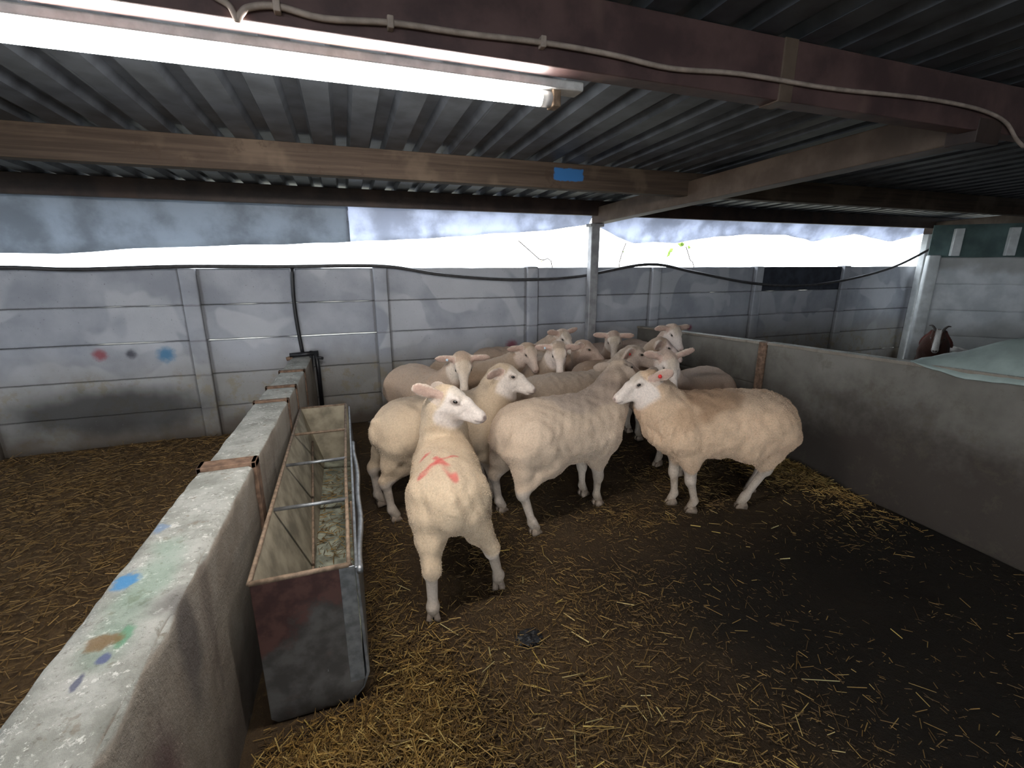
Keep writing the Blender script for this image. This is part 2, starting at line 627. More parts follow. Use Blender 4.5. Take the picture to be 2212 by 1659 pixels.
# ================================================================== the setting
def build_floor():
    xs = np.concatenate([np.arange(-6.2, -3, .12), np.arange(-3, 4.0, .04), np.arange(4.0, 10.2, .12)])
    ys = np.concatenate([np.arange(-3.6, 0, .12), np.arange(0, 4.95, .04)])
    nx, ny = len(xs), len(ys)
    v = [(x, y, floor_z(x, y)) for x in xs for y in ys]
    f = [(i * ny + j, (i + 1) * ny + j, (i + 1) * ny + j + 1, i * ny + j + 1) for i in range(nx - 1) for j in range(ny - 1)]
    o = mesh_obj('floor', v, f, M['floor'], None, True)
    tag(o, 'dark brown trodden manure floor littered with straw', kind='structure')
    g = MB().box(-30, 30, -30, 40, -.30, -.12).build('ground', M['ground'])
    tag(g, 'bare ground outside the shed', kind='structure')


build_floor()

PH = 0.307
POST_X = [-1.25 + 1.575 * k for k in range(-3, 7)]
WALL_Y = 4.75


def build_back_wall():
    root = empty('wall_back', (0, WALL_Y, 0))
    tag(root, 'long grey precast concrete panel wall below the daylight gap', kind='structure')
    for k, px in enumerate(POST_X):
        last = px > 8
        h = 1.535 + .006 * ((k * 7) % 3)
        w = .125
        o = rough_box('post', (w, .12, h), M['wall'], root, (px - w / 2, -.055, 0), res=.15, amp=.003, rnd=.012, seed=k * 3.1)
    for k in range(len(POST_X) - 1):
        a, b = POST_X[k] + .045, POST_X[k + 1] - .075
        for r in range(5):
            dz = .0
            dark = (k == 7 and r == 4)
            gap = .0
            if k == 3 and r == 2:
                gap = .007
            if k == 7 and r == 4:
                continue
            z0 = r * PH
            o = rough_box('panel', (b - a + .03, .05, PH - gap), M['wall'], root, (a, -.012 + .006 * (((k * 5 + r * 3) % 4) - 1.5) / 1.5, z0), res=.12, amp=.0035, rnd=.014, freq=5, seed=k + r * 2.2)
    # the one odd dark panel
    a, b = POST_X[7] + .055, POST_X[8] - .055
    rough_box('panel', (b - a, .05, PH), M['darkpanel'], root, (a, -.012, 4 * PH), res=.12, amp=.003, rnd=.01)
    return root


build_back_wall()


def build_left_partition():
    root = empty('wall_partition_left', (0, 0, 0))
    tag(root, 'low concrete pen wall with chipped pale top running to the back wall', kind='structure')

    def xr(y):
        return -.50 + .034 * y
    ys = [(.05, 2.075), (2.14, 3.085), (3.115, 3.46), (3.49, 3.985), (4.02, 4.72)]
    for i, (a, b) in enumerate(ys):
        w0 = .215 - .008 * (a + b) / 2
        top = .752 - .004 * i

        def sh(p, a=a):
            return Vector((p.x + .034 * (p.y), p.y, p.z))
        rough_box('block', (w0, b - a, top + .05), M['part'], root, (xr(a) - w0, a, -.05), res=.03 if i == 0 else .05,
                  amp=.0035 if i == 0 else .003, rnd=.014, freq=12, seed=i * 4.7, shear=sh, chip=.016 if i == 0 else .010)
    for i, (y0, y1) in enumerate(((2.07, 2.145), (3.082, 3.118), (3.457, 3.493), (3.98, 4.025))):
        m = MB()
        e = .011 if i == 0 else .006
        w0 = .215 - .008 * y0
        x1 = xr((y0 + y1) / 2)
        x0 = x1 - w0
        t = .76 + (.006 if i == 0 else .003) - .004 * i
        zb = .0 if i in (0, 2) else .45
        m.box(x0 - e, x1 + e, y0, y1, t - .03, t)
        m.box(x1 - .01, x1 + e, y0, y1, zb, t)
        m.box(x0 - e, x0 + .01, y0, y1, zb, t)
        o = m.build('joint_strip', M['joint'], root, bevel=.004)
        o['label'] = 'rusty brown joint strip'
    return root


build_left_partition()


def rp_top(y):
    return float(np.interp(y, [-.5, 1.0, 1.78, 2.90, 3.9, 4.7], [1.06, 1.01, .987, .935, .872, .845]))


def build_right_partition():
    root = empty('wall_partition_right', (0, 0, 0))
    tag(root, 'dim stained concrete pen wall behind the right-hand sheep', kind='structure')
    segs = [(-1.5, .9), (1.0, 2.86), (2.935, 4.70)]
    for i, (a, b) in enumerate(segs):
        za, zb = rp_top(a), rp_top(b)
        rows = (0, .62, 1.0) if i == 2 else (0, 1.0)
        for r in range(len(rows) - 1):
            f0, f1 = rows[r], rows[r + 1]
            L = b - a

            def sh(p, a=a, L=L, za=za, zb=zb, f0=f0, f1=f1):
                t = p.y / L
                H = za + (zb - za) * t
                return Vector((p.x, p.y, H * f0 + p.z / .298 * H * (f1 - f0)))
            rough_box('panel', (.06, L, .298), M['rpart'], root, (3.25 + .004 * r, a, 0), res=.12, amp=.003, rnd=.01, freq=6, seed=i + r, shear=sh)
    for y0, y1 in ((2.86, 2.935), (.9, 1.0)):
        o = MB().box(3.238, 3.325, y0, y1, 0, rp_top(y0) + .005).build('post', M['joint'], root, bevel=.006)
    # cap of cement on top of the panels
    for (a, b) in segs:
        m = MB()
        za, zb = rp_top(a), rp_top(b)
        m.hexa([(3.243, a, za - .012), (3.325, a, za - .012), (3.325, b, zb - .012), (3.243, b, zb - .012),
                (3.243, a, za + .012), (3.325, a, za + .012), (3.325, b, zb + .012), (3.243, b, zb + .012)])
        m.build('cap', M['part'], root, bevel=.005)
    return root


build_right_partition()


def build_white_wall():
    p0 = at_depth(2008, 650, 6.05)
    ang = math.atan2(-.689, .726)
    root = empty('wall_right', (p0.x, p0.y, 0), ang)
    tag(root, 'whitewashed precast panel wall at the far right behind the goat', kind='structure')
    for r in range(5):
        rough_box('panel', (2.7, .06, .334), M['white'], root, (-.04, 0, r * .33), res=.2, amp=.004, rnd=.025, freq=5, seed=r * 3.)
    rough_box('post', (.13, .12, 1.68), M['whitepost'], root, (-.12, -.05, 0), res=.3, amp=.003, rnd=.02, seed=8)
    b = MB().box(-.1, 2.6, .06, .075, 1.60, 2.05).build('board', M['green'], root)
    for x in (.10, .62):
        MB().box(x, x + .09, -.02, .05, 1.67, 2.0).build('upright', M['whitepost'], root, bevel=.006)
    return root


build_white_wall()


def build_far_walls():
    # the rest of the shed: side walls and the doorway wall behind the photographer
    a = MB().box(-6.1, -6.0, -3.5, 4.8, 0, 1.53).build('wall_left', M['wall'])
    tag(a, 'plain concrete side wall of the neighbouring pen', kind='structure')
    b = MB().box(10.0, 10.1, -3.5, 4.8, 0, 2.2).build('wall_side', M['wall'])
    tag(b, 'plain concrete side wall beyond the goat pen', kind='structure')
    m = MB().box(-6.1, -3.2, -3.55, -3.45, 0, 2.42).box(.8, 10.1, -3.55, -3.45, 0, 2.42)
    c = m.build('wall_front', M['wall'])
    tag(c, 'concrete wall with a wide doorway behind the pens', kind='structure')


build_far_walls()


# ---------------------------------------------------------------- roof
def roof_z(y):
    return 2.205 + .03 * (4.55 - y)


def build_roof():
    root = empty('ceiling', (0, 0, 0))
    tag(root, 'dark ribbed metal roof sheets sloping down to the back wall', kind='structure')
    pitch = .20
    prof = []
    n = 4
    for i in range(n):
        x = i * pitch
        prof += [(x, 0), (x + .105, 0), (x + .122, .038), (x + .183, .038)]
    prof.append((n * pitch + .012, 0.0))
    y0, y1 = -3.7, 5.05
    v = []
    for y in (y0, y1):
        for x, z in prof:
            v.append((x, y, z + roof_z(y)))
    for y in (y0, y1):
        for x, z in prof:
            v.append((x, y, z + roof_z(y) + .0022))
    k = len(prof)
    f = [(i, i + 1, k + i + 1, k + i) for i in range(k - 1)]
    f += [(2 * k + i, 3 * k + i, 3 * k + i + 1, 2 * k + i + 1) for i in range(k - 1)]
    f += [(i, 2 * k + i, 2 * k + i + 1, i + 1) for i in range(k - 1)] + [(k + i, k + i + 1, 3 * k + i + 1, 3 * k + i) for i in range(k - 1)]
    f += [(0, k, 3 * k, 2 * k), (k - 1, 3 * k - 1, 4 * k - 1, 2 * k - 1)]
    me = bpy.data.meshes.new('roof_sheet')
    me.from_pydata(v, [], f)
    me.update()
    me.materials.append(M['roof'])
    for i in range(21):
        o = bpy.data.objects.new('roof_sheet', me)
        o.location = (-6.5 + i * n * pitch, 0, .0012 * (i % 2))
        link(o, root)


build_roof()


def beam(name, x0, x1, y, w, ztop, depth, mat, label, rot=0, channel=False):
    root = empty(name, ((x0 + x1) / 2, y, ztop - depth))
    L = (x1 - x0) / 2
    m = MB()
    if channel:
        t = .012
        m.box(-L, L, -t / 2, t / 2, 0, depth)
        m.box(-L, L, -w / 2, w / 2, 0, t)
        m.box(-L, L, -w / 2, w / 2, depth - t, depth)
    else:
        m.box(-L, L, -w / 2, w / 2, 0, depth)
    m.build('shaft', mat, root, bevel=.004)
    tag(root, label, 'beam')
    return root


# near steel beam that carries the lamp, timber purlin, dark eaves beam
b1 = beam('steel_beam', -6.0, 10.0, 1.40, .07, roof_z(1.40), .185, M['steel'], 'big brown steel roof beam above the fluorescent lamp')
b2 = beam('timber_purlin', -6.0, 10.0, 3.20, .09, roof_z(3.20) + .002, .165, M['timber'], 'weathered timber roof beam with a blue paint patch')
b3 = beam('eaves_beam', -6.0, 10.0, 4.55, .06, roof_z(4.55) + .001, .145, M['dark_steel'], 'dark narrow beam along the eaves above the hanging sheeting')
# plates welded on the near beam
pl = MB().box(1.44 - b1.location.x, 1.50 - b1.location.x, -.04, .042, -.004, .186).build('splice_plate', M['rafter'], b1, bevel=.003)
pl['label'] = 'lighter splice plate'
pl = MB().box(2.80 - b2.location.x, 2.88 - b2.location.x, -.065, .05, -.01, .165).build('bracket', M['rafter'], b2, bevel=.004)


def rafter(x, y0, z0, y1, z1, w, d, label, name='rafter'):
    root = empty(name, (x, y0, z0))
    m = MB()
    dy = y1 - y0
    dz = z1 - z0
    m.hexa([(-w / 2, 0, 0), (w / 2, 0, 0), (w / 2, dy, dz), (-w / 2, dy, dz),
            (-w / 2, 0, d), (w / 2, 0, d), (w / 2, dy, dz + d), (-w / 2, dy, dz + d)])
    m.build('shaft', M['rafter'], root, bevel=.006)
    tag(root, label, 'beam')
    return root


pl = MB().box(2.54 - b1.location.x, 2.70 - b1.location.x, -.038, .075, -.045, .05).build('bracket', M['dark_steel'], b1, bevel=.004)
rafter(2.62, 4.66, 1.985, 1.43, 2.080, .13, .16, 'brown rafter rising from the steel pole towards the front')
rafter(8.05, 4.66, 1.985, -3.4, 2.225, .13, .16, 'brown rafter above the whitewashed wall')

# steel pole under the rafter
pr = empty('steel_pole', (2.56, 4.60, 0))
MB().box(-.05, .05, -.04, .04, 0, 1.975).build('shaft', M['pole'], pr, bevel=.008)
MB().box(-.07, .09, -.05, .06, 1.955, 1.985).build('cap_plate', M['pole'], pr, bevel=.004)
tag(pr, 'square grey steel pole standing in front of the back wall', 'pole')
pr = empty('steel_pole', (8.0, 4.60, 0))
MB().box(-.05, .05, -.04, .04, 0, 1.985).build('shaft', M['whitepost'], pr, bevel=.008)
tag(pr, 'pale pole in the far corner beside the whitewashed wall', 'pole')


# ---------------------------------------------------------------- hanging sheeting along the eaves
def sheeting(name, pts, mat, label, ytop=4.70, ybot=4.84, seed=0.0, over=.02):
    xs = [p[0] for p in pts]
    zs = [p[1] for p in pts]
    n = int((xs[-1] - xs[0]) / .05)
    m = 7
    v = []
    for i in range(n + 1):
        x = xs[0] + (xs[-1] - xs[0]) * i / n
        zb = float(np.interp(x, xs, zs)) + .012 * mnoise.noise(Vector((x * 3, seed, 0)))
        for j in range(m + 1):
            t = j / m
            y = ytop + (ybot - ytop) * t + .05 * t * mnoise.noise(Vector((x * 1.7, t * 1.5, seed + 4))) + .025 * mnoise.noise(Vector((x * 5, t * 4, seed)))
            zt = roof_z(4.7) + over
            v.append((x, y, zt + (zb - zt) * t))
    k = m + 1
    f = [(i * k + j, (i + 1) * k + j, (i + 1) * k + j + 1, i * k + j + 1) for i in range(n) for j in range(m)]
    o = mesh_obj(name, v, f, mat, None, True)
    s = o.modifiers.new('thickness', 'SOLIDIFY')
    s.thickness = .003
    tag(o, label, 'sheeting')
    return o


def fz(u, v):
    p = on_y(u, v, 4.84)
    return (p.x, p.z)


sheeting('hanging_sheet', [(-6.0, 1.66)] + [fz(*p) for p in ((0, 546), (140, 549), (300, 536), (500, 530), (757, 523))], M['flapL'],
         'dark grey sheeting hanging below the eaves over the left of the wall', seed=1)
sheeting('hanging_sheet', [fz(*p) for p in ((752, 523), (900, 516), (1050, 507), (1180, 498), (1272, 484))], M['flapM'],
         'pale bluish sheeting hanging left of the steel pole', seed=5, ytop=4.705)
sheeting('hanging_sheet', [fz(*p) for p in ((1285, 486), (1330, 512), (1370, 525), (1460, 524), (1540, 512), (1640, 506), (1700, 508), (1750, 522), (1800, 514), (1850, 505), (1890, 515), (1925, 522), (1995, 505), (2060, 500))] + [(10.0, 1.95)], M['flapM'],
         'pale scalloped sheeting hanging right of the steel pole', seed=9)


# ---------------------------------------------------------------- lamp
def build_lamp():
    x0, x1 = -.84, .66
    y = 1.475
    root = empty('fluorescent_lamp', ((x0 + x1) / 2, y, roof_z(1.40) - .185 - .0555))
    L = (x1 - x0) / 2
    bt = MB().box(-L - .05, L + .085, -.034, .030, .030, .056).build('batten', M['batten'], root, bevel=.005)
    tube = MB().tube([(-L, 0, .008), (L - .04, 0, .008)], .022, 16).build('tube', mat_emit('tube_light', (1.0, .955, .90), LAMP_POWER), root, True)
    for s in (-1, 1):
        x = s * L - (.02 if s > 0 else 0)
        MB().tube([(x - .025, 0, .008), (x + .022, 0, .008)], .023, 14).build('end_cap', M['batten'], root, True)
        e = MB().box(x + .018 * s - .012, x + .018 * s + .016, -.024, .024, -.016, .04).build('lamp_holder', M['rod'], root, bevel=.004)
    tag(root, 'lit fluorescent tube lamp on a dusty white batten below the steel beam', 'lamp')


build_lamp()

# cable clipped along the near beam
pts = [on_y(u, v, 1.352) for u, v in ((455, -12), (495, 12), (512, 44), (520, 30), (540, 16), (600, 14), (700, 40), (850, 50), (1000, 72), (1170, 92), (1320, 118), (1450, 148), (1600, 160), (1800, 192), (1990, 212), (2110, 235), (2170, 262), (2195, 300), (2212, 318))]
cb = MB().tube(spline(pts, 5), .0075, 6).build('lamp_cable', M['cable'], None, True)
tag(cb, 'thin pale cable clipped along the brown steel beam', 'cable')
for u, v in ((598, 13), (843, 50), (1172, 92)):
    p = on_y(u, v, 1.352)
    MB().box(p.x - .008, p.x + .008, p.y - .012, p.y + .014, p.z - .014, p.z + .014).build('clip', M['cable'], cb, bevel=.003)

# hose along the wall top
hp = [(-4.2, 4.66, 1.55), (-3.2, 4.66, 1.53)] + [on_y(u, v, 4.665) for u, v in ((0, 578), (160, 582), (380, 576), (620, 576), (760, 574), (850, 577), (960, 594), (1110, 604), (1250, 597), (1400, 571), (1500, 588), (1620, 611), (1720, 617))]
hp += [on_y(u, v, yy) for u, v, yy in ((1820, 606, 4.6), (1930, 577, 4.45), (2030, 528, 4.25), (2110, 497, 4.1))]
hs = MB().tube(spline(hp, 6), .016, 8).build('water_hose', M['hose'], None, True)
tag(hs, 'long dark hose drooping along the top of the back wall', 'hose')


# water pipe coming down the wall to the end of the partition
def build_pipe():
    root = empty('water_pipe', (-.42, 4.66, 0))

    def q(u, v, y=4.66):
        p = on_y(u, v, y)
        return (p.x + .42, p.y - 4.66, p.z)
    MB().tube(spline([q(631, 578), q(634, 640), q(642, 700), q(654, 764)], 5), .017, 8).build('riser', M['black'], root, True)
    MB().tube([q(626, 768, 4.6), q(688, 762, 4.6)], .022, 8).build('elbow_run', M['black'], root, True)
    MB().tube([q(682, 758, 4.58), q(688, 800, 4.58), q(697, 885, 4.58)], .020, 8).build('downpipe', M['black'], root, True)
    MB().tube([q(672, 758, 4.6), q(674, 815, 4.6), q(676, 890, 4.6)], .016, 8).build('downpipe', M['black'], root, True)
    MB().tube([q(682, 772, 4.58), q(698, 774, 4.56)], .014, 8).build('tap', M['black'], root, True)
    MB().tube([q(619, 776, 4.6), q(632, 772, 4.6)], .018, 8).build('valve', M['joint'], root, True)
    tag(root, 'black plastic water pipe with fittings at the end of the pen wall', 'pipe')


build_pipe()


# ---------------------------------------------------------------- feed trough
def build_trough():
    y0, y1 = 1.49, 3.48
    xl, xr = -.372, -.045
    zt = .575
    root = empty('feed_trough', ((xl + xr) / 2, (y0 + y1) / 2, 0))
    ox, oy = root.location.x, root.location.y

    def build(m, name, mat, smooth=False, bevel=0.0, label=None):
        m.v = [(a - ox, b - oy, c) for a, b, c in m.v]
        o = m.build(name, mat, root, smooth, bevel)
        if label:
            o['label'] = label
        return o
    # end plates, rounded lower corners
    def plate(y, name, mat, label=None):
        poly = [(xl, zt), (xl, .02), (xl + .02, 0), (xr - .10, 0), (xr - .045, .015), (xr - .012, .055), (xr - .005, .11), (xr - .012, zt)]
        return build(MB().prism(poly, 'y', y, y + .012), name, mat, bevel=.003, label=label)
    plate(y0, 'end_plate', M['rust'], 'rust-topped dark end plate')
    plate(y1 - .012, 'end_plate', M['trough_in'])
    # folded strip of the side sheet on the near end
    build(MB().box(xr - .055, xr - .004, y0 - .004, y0 + .002, .09, zt - .005), 'corner_strip', M['galv'], bevel=.001)
    # outer side sheet with rolled pipe edge
    build(MB().prism([(xr - .004, .56), (xr + .006, .56), (xr + .014, .11), (xr - .01, .045), (xr - .045, .008), (xr - .10, 0.0), (xr - .10, .012), (xr - .05, .02), (xr - .016, .055), (xr + .002, .11)], 'y', y0 + .002, y1 - .002), 'side_sheet', M['galv'], bevel=.002)
    wob = [(xr + .012 + .012 * math.sin(3.0 * i / 12) - .004 * math.sin(i * 1.3), y0 - .004 + (2.75 - y0) * i / 12, .545 - .028 * math.sin(math.pi * i / 12)) for i in range(13)]
    build(MB().tube(spline(wob, 3), .012, 8), 'rail', M['galv'], True, label='shiny bent pipe rail')
    # sloping back sheet and the bottom
    build(MB().prism([(xl, zt), (xl + .006, zt), (-.245, .15), (-.252, .148)], 'y', y0 + .01, y1 - .01), 'back_sheet', M['trough_in'], bevel=.001)
    build(MB().prism([(-.252, .16), (-.052, .14), (-.052, .13), (-.252, .15)], 'y', y0 + .01, y1 - .01), 'bottom_sheet', M['trough_bot'], bevel=.001)
    # rim of rod and the cross bars
    r = .0085
    build(MB().tube([(xl, y0, zt), (xl, y1, zt)], r, 8), 'rim_rod', M['rod'], True)
    build(MB().tube([(xr - .022, y0, zt), (xr - .022 - .006, 2.3, zt), (xr - .022, y1, zt)], r * .9, 8), 'rim_rod', M['rod'], True)
    for y in (y0 + .002, y1 - .004):
        build(MB().tube([(xl, y, zt), (xr - .022, y, zt)], r * 1.05, 8), 'rim_rod', M['rod'], True)
    for y in (1.99, 2.46, 2.93):
        build(MB().tube([(xl + .012, y, zt - .004), (xr - .022, y - .012, zt)], r, 8), 'cross_bar', M['galv' if y < 2.8 else 'rod'], True)
    # rods of the inner rack
    build(MB().tube([(-.25, 2.02, .175), (-.06, 2.05, .165)], .007, 6), 'inner_rod', M['rod'], True)
    build(MB().tube([(-.25, 2.00, .18), (-.16, 1.86, .165), (-.06, 1.90, .165)], .007, 6), 'inner_rod', M['rod'], True)
    build(MB().tube([(-.247, 2.0, .17), (-.30, 3.3, .38)], .007, 6), 'inner_rod', M['rod'], True)
    build(MB().tube([(-.06, 2.0, .17), (-.055, 2.0, .55)], .006, 6), 'inner_rod', M['rod'], True)
    tag(root, 'long metal feed trough with cross bars against the pen wall', 'trough')


build_trough()


# ================================================================== animals
def sstep(a, b, x):
    t = np.clip((x - a) / (b - a), 0, 1)
    return t * t * (3 - 2 * t)


class Field:
    def __init__(self, lo, hi, h):
        self.h = h
        self.o = np.array(lo, dtype=np.float32)
        self.n = np.ceil((np.array(hi) - np.array(lo)) / h).astype(int) + 1
        self.ax = [self.o[i] + h * np.arange(self.n[i], dtype=np.float32) for i in range(3)]
        self.f = np.full(tuple(self.n), 1.0, dtype=np.float32)

    def sl(self, lo, hi):
        a = np.maximum(np.floor((np.array(lo) - self.o) / self.h).astype(int), 0)
        b = np.minimum(np.ceil((np.array(hi) - self.o) / self.h).astype(int) + 1, self.n)
        return tuple(slice(int(a[i]), int(max(b[i], a[i] + 1))) for i in range(3))

    def grid(self, s):
        return np.meshgrid(self.ax[0][s[0]], self.ax[1][s[1]], self.ax[2][s[2]], indexing='ij', sparse=True)

    def blend(self, s, d, k):
        f = self.f[s]
        h = np.clip(.5 + .5 * (f - d) / k, 0, 1)
        self.f[s] = f + (d - f) * h - k * h * (1 - h)

    def carve(self, s, d, k):
        f = self.f[s]
        h = np.clip(.5 - .5 * (f + d) / k, 0, 1)
        self.f[s] = f * (1 - h) + (-d) * h + k * h * (1 - h)

    def cone(self, a, b, ra, rb, k=.03, carve=False):
        a = np.array(a, dtype=np.float32)
        b = np.array(b, dtype=np.float32)
        m = max(ra, rb) + k + 2 * self.h
        s = self.sl(np.minimum(a, b) - m, np.maximum(a, b) + m)
        X, Y, Z = self.grid(s)
        ba = b - a
        L2 = float(ba @ ba) + 1e-9
        t = np.clip(((X - a[0]) * ba[0] + (Y - a[1]) * ba[1] + (Z - a[2]) * ba[2]) / L2, 0, 1)
        d = np.sqrt((X - a[0] - t * ba[0]) ** 2 + (Y - a[1] - t * ba[1]) ** 2 + (Z - a[2] - t * ba[2]) ** 2) - (ra + t * (rb - ra))
        (self.carve if carve else self.blend)(s, d, k)

    def ellipsoid(self, c, r, axes, k=.02, carve=False):
        """axes: three unit vectors"""
        c = np.array(c, dtype=np.float32)
        m = max(r) + k + 2 * self.h
        s = self.sl(c - m, c + m)
        X, Y, Z = self.grid(s)
        q = []
        for e in axes:
            q.append((X - c[0]) * e[0] + (Y - c[1]) * e[1] + (Z - c[2]) * e[2])
        k0 = np.sqrt(sum((q[i] / r[i]) ** 2 for i in range(3))) + 1e-6
        k1 = np.sqrt(sum((q[i] / r[i] ** 2) ** 2 for i in range(3))) + 1e-6
        d = k0 * (k0 - 1) / k1
        (self.carve if carve else self.blend)(s, d, k)

    def torso(self, xs, top, bot, wid, k=.05, p=2.25, yc=None):
        lo = (xs[0] - .1, -.45, min(bot) - .1)
        hi = (xs[-1] + .1, .45, max(top) + .1)
        s = self.sl(lo, hi)
        X, Y, Z = self.grid(s)
        xq = np.clip(X[:, 0, 0], xs[0], xs[-1])
        T = np.interp(xq, xs, top)
        B = np.interp(xq, xs, bot)
        W = np.interp(xq, xs, wid)
        ker = np.array([1, 2, 3, 2, 1], dtype=float)
        ker /= ker.sum()

        def sm(a):
            for _ in range(int(8 * (.008 / self.h) ** 2) + 2):
                a = np.convolve(np.pad(a, 2, mode='edge'), ker, mode='valid')
            return a
        T, B, W = sm(T), sm(B), sm(W)
        yo = sm(np.interp(xq, xs, yc)) if yc is not None else np.zeros_like(xq)
        zc = ((T + B) / 2)[:, None, None]
        hz = ((T - B) / 2)[:, None, None]
        wy = W[:, None, None]
        yo = yo[:, None, None]
        # a little wider low down: barrel
        wz = wy * (1 - .10 * np.clip((Z - zc) / hz, -1, 1))
        e = (np.abs((Y - yo) / wz) ** p + np.abs((Z - zc) / hz) ** p) ** (1 / p)
        d = (e - 1) * np.minimum(wy, hz)
        ex = np.maximum(np.maximum(xs[0] - X, X - xs[-1]), 0)
        d = np.sqrt(np.maximum(d, 0) ** 2 + ex ** 2) + np.minimum(d, 0) * (ex <= 0)
        self.blend(s, d.astype(np.float32), k)

    def mesh(self):
        f = self.f
        ins = f < 0
        nx, ny, nz = f.shape
        cnt = np.zeros((nx - 1, ny - 1, nz - 1), dtype=np.int8)
        for i in (0, 1):
            for j in (0, 1):
                for k in (0, 1):
                    cnt += ins[i:nx - 1 + i, j:ny - 1 + j, k:nz - 1 + k]
        mask = (cnt > 0) & (cnt < 8)
        cells = np.argwhere(mask)
        idx = np.full(mask.shape, -1, dtype=np.int64)
        idx[mask] = np.arange(len(cells))
        acc = np.zeros((len(cells), 3))
        num = np.zeros(len(cells))
        corners = [(i, j, k) for i in (0, 1) for j in (0, 1) for k in (0, 1)]
        for a in corners:
            for ax in range(3):
                if a[ax] == 0:
                    b = list(a)
                    b[ax] = 1
                    fa = f[cells[:, 0] + a[0], cells[:, 1] + a[1], cells[:, 2] + a[2]]
                    fb = f[cells[:, 0] + b[0], cells[:, 1] + b[1], cells[:, 2] + b[2]]
                    cr = (fa < 0) != (fb < 0)
                    t = np.where(cr, fa / np.where(cr, fa - fb, 1), 0)
                    p = np.array(a, float)[None, :].repeat(len(cells), 0)
                    p[:, ax] += t
                    acc += p * cr[:, None]
                    num += cr
        V = self.o[None, :] + self.h * (cells + acc / num[:, None])
        faces = []
        for ax in range(3):
            a1, a2 = (ax + 1) % 3, (ax + 2) % 3
            sh = [slice(1, -1)] * 3
            s0 = list(sh)
            s1 = list(sh)
            s0[ax] = slice(0, -1)
            s1[ax] = slice(1, None)
            A = ins[tuple(s0)]
            Bn = ins[tuple(s1)]
            e = np.argwhere(A != Bn)
            neg = A[e[:, 0], e[:, 1], e[:, 2]]
            base = e + 1
            base[:, ax] = e[:, ax]
            q = []
            for d1, d2 in ((-1, -1), (0, -1), (0, 0), (-1, 0)):
                c = base.copy()
                c[:, a1] += d1
                c[:, a2] += d2
                q.append(idx[c[:, 0], c[:, 1], c[:, 2]])
            q = np.stack(q, 1)
            q[~neg] = q[~neg][:, ::-1]
            faces.append(q)
        return V, np.concatenate(faces)


def vert_normals(V, F):
    n = np.zeros_like(V)
    fn = np.cross(V[F[:, 2]] - V[F[:, 0]], V[F[:, 3]] - V[F[:, 1]])
    for i in range(4):
        np.add.at(n, F[:, i], fn)
    return n / (np.linalg.norm(n, axis=1)[:, None] + 1e-12)


def wave_noise(P, freq, seed, n=14):
    r = np.random.default_rng(seed)
    out = np.zeros(len(P))
    for i in range(n):
        d = r.normal(size=3)
        d /= np.linalg.norm(d)
        out += np.sin(P @ d * freq * r.uniform(.6, 1.6) + r.uniform(0, 6.28))
    return out / math.sqrt(n / 2)


def laplace(V, F, it, mask=None):
    n = len(V)
    for _ in range(it):
        s = np.zeros_like(V)
        c = np.zeros(n)
        for i in range(4):
            a, b = F[:, i], F[:, (i + 1) % 4]
            np.add.at(s, a, V[b])
            np.add.at(c, a, 1)
        W = s / np.maximum(c, 1)[:, None]
        V = V + (W - V) * .5
    return V


def col_mesh(name, V, F, C4, mat, parent):
    me = bpy.data.meshes.new(name)
    me.from_pydata(V.tolist(), [], F.tolist())
    me.update()
    me.materials.append(mat)
    me.polygons.foreach_set('use_smooth', np.ones(len(me.polygons), dtype=bool))
    at = me.color_attributes.new('Col', 'FLOAT_COLOR', 'POINT')
    at.data.foreach_set('color', np.ascontiguousarray(C4, dtype=np.float32).ravel())
    o = bpy.data.objects.new(name, me)
    return link(o, parent)


def ball(name, c, r, mat, parent, seg=12, squash=(1, 1, 1)):
    bm = bmesh.new()
    bmesh.ops.create_uvsphere(bm, u_segments=seg, v_segments=max(6, seg // 2 + 2), radius=r)
    me = bpy.data.meshes.new(name)
    bm.to_mesh(me)
    bm.free()
    me.materials.append(mat)
    me.polygons.foreach_set('use_smooth', [True] * len(me.polygons))
    o = bpy.data.objects.new(name, me)
    o.location = c
    o.scale = squash
    return link(o, parent)


def hoof_mesh():
    m = MB()
    for s in (-1, 1):
        prof = [(-.030, .0), (.036, .0), (.030, .018), (.006, .046), (-.024, .046), (-.033, .02)]
        w0 = [.020, .012, .015, .016, .016, .020]
        va = []
        for (x, z), w in zip(prof, w0):
            va.append((x, s * .003, z))
        for (x, z), w in zip(prof, w0):
            va.append((x, s * (.003 + w * 1.35), z))
        n = len(prof)
        f = [tuple(range(n)), tuple(range(2 * n - 1, n - 1, -1))] + [(i, i + n, (i + 1) % n + n, (i + 1) % n) for i in range(n)]
        m.add(va, f)
    o = m.build('hoof', M['hoof'], None, True)
    me = o.data
    bpy.data.objects.remove(o)
    return me


HOOF = hoof_mesh()


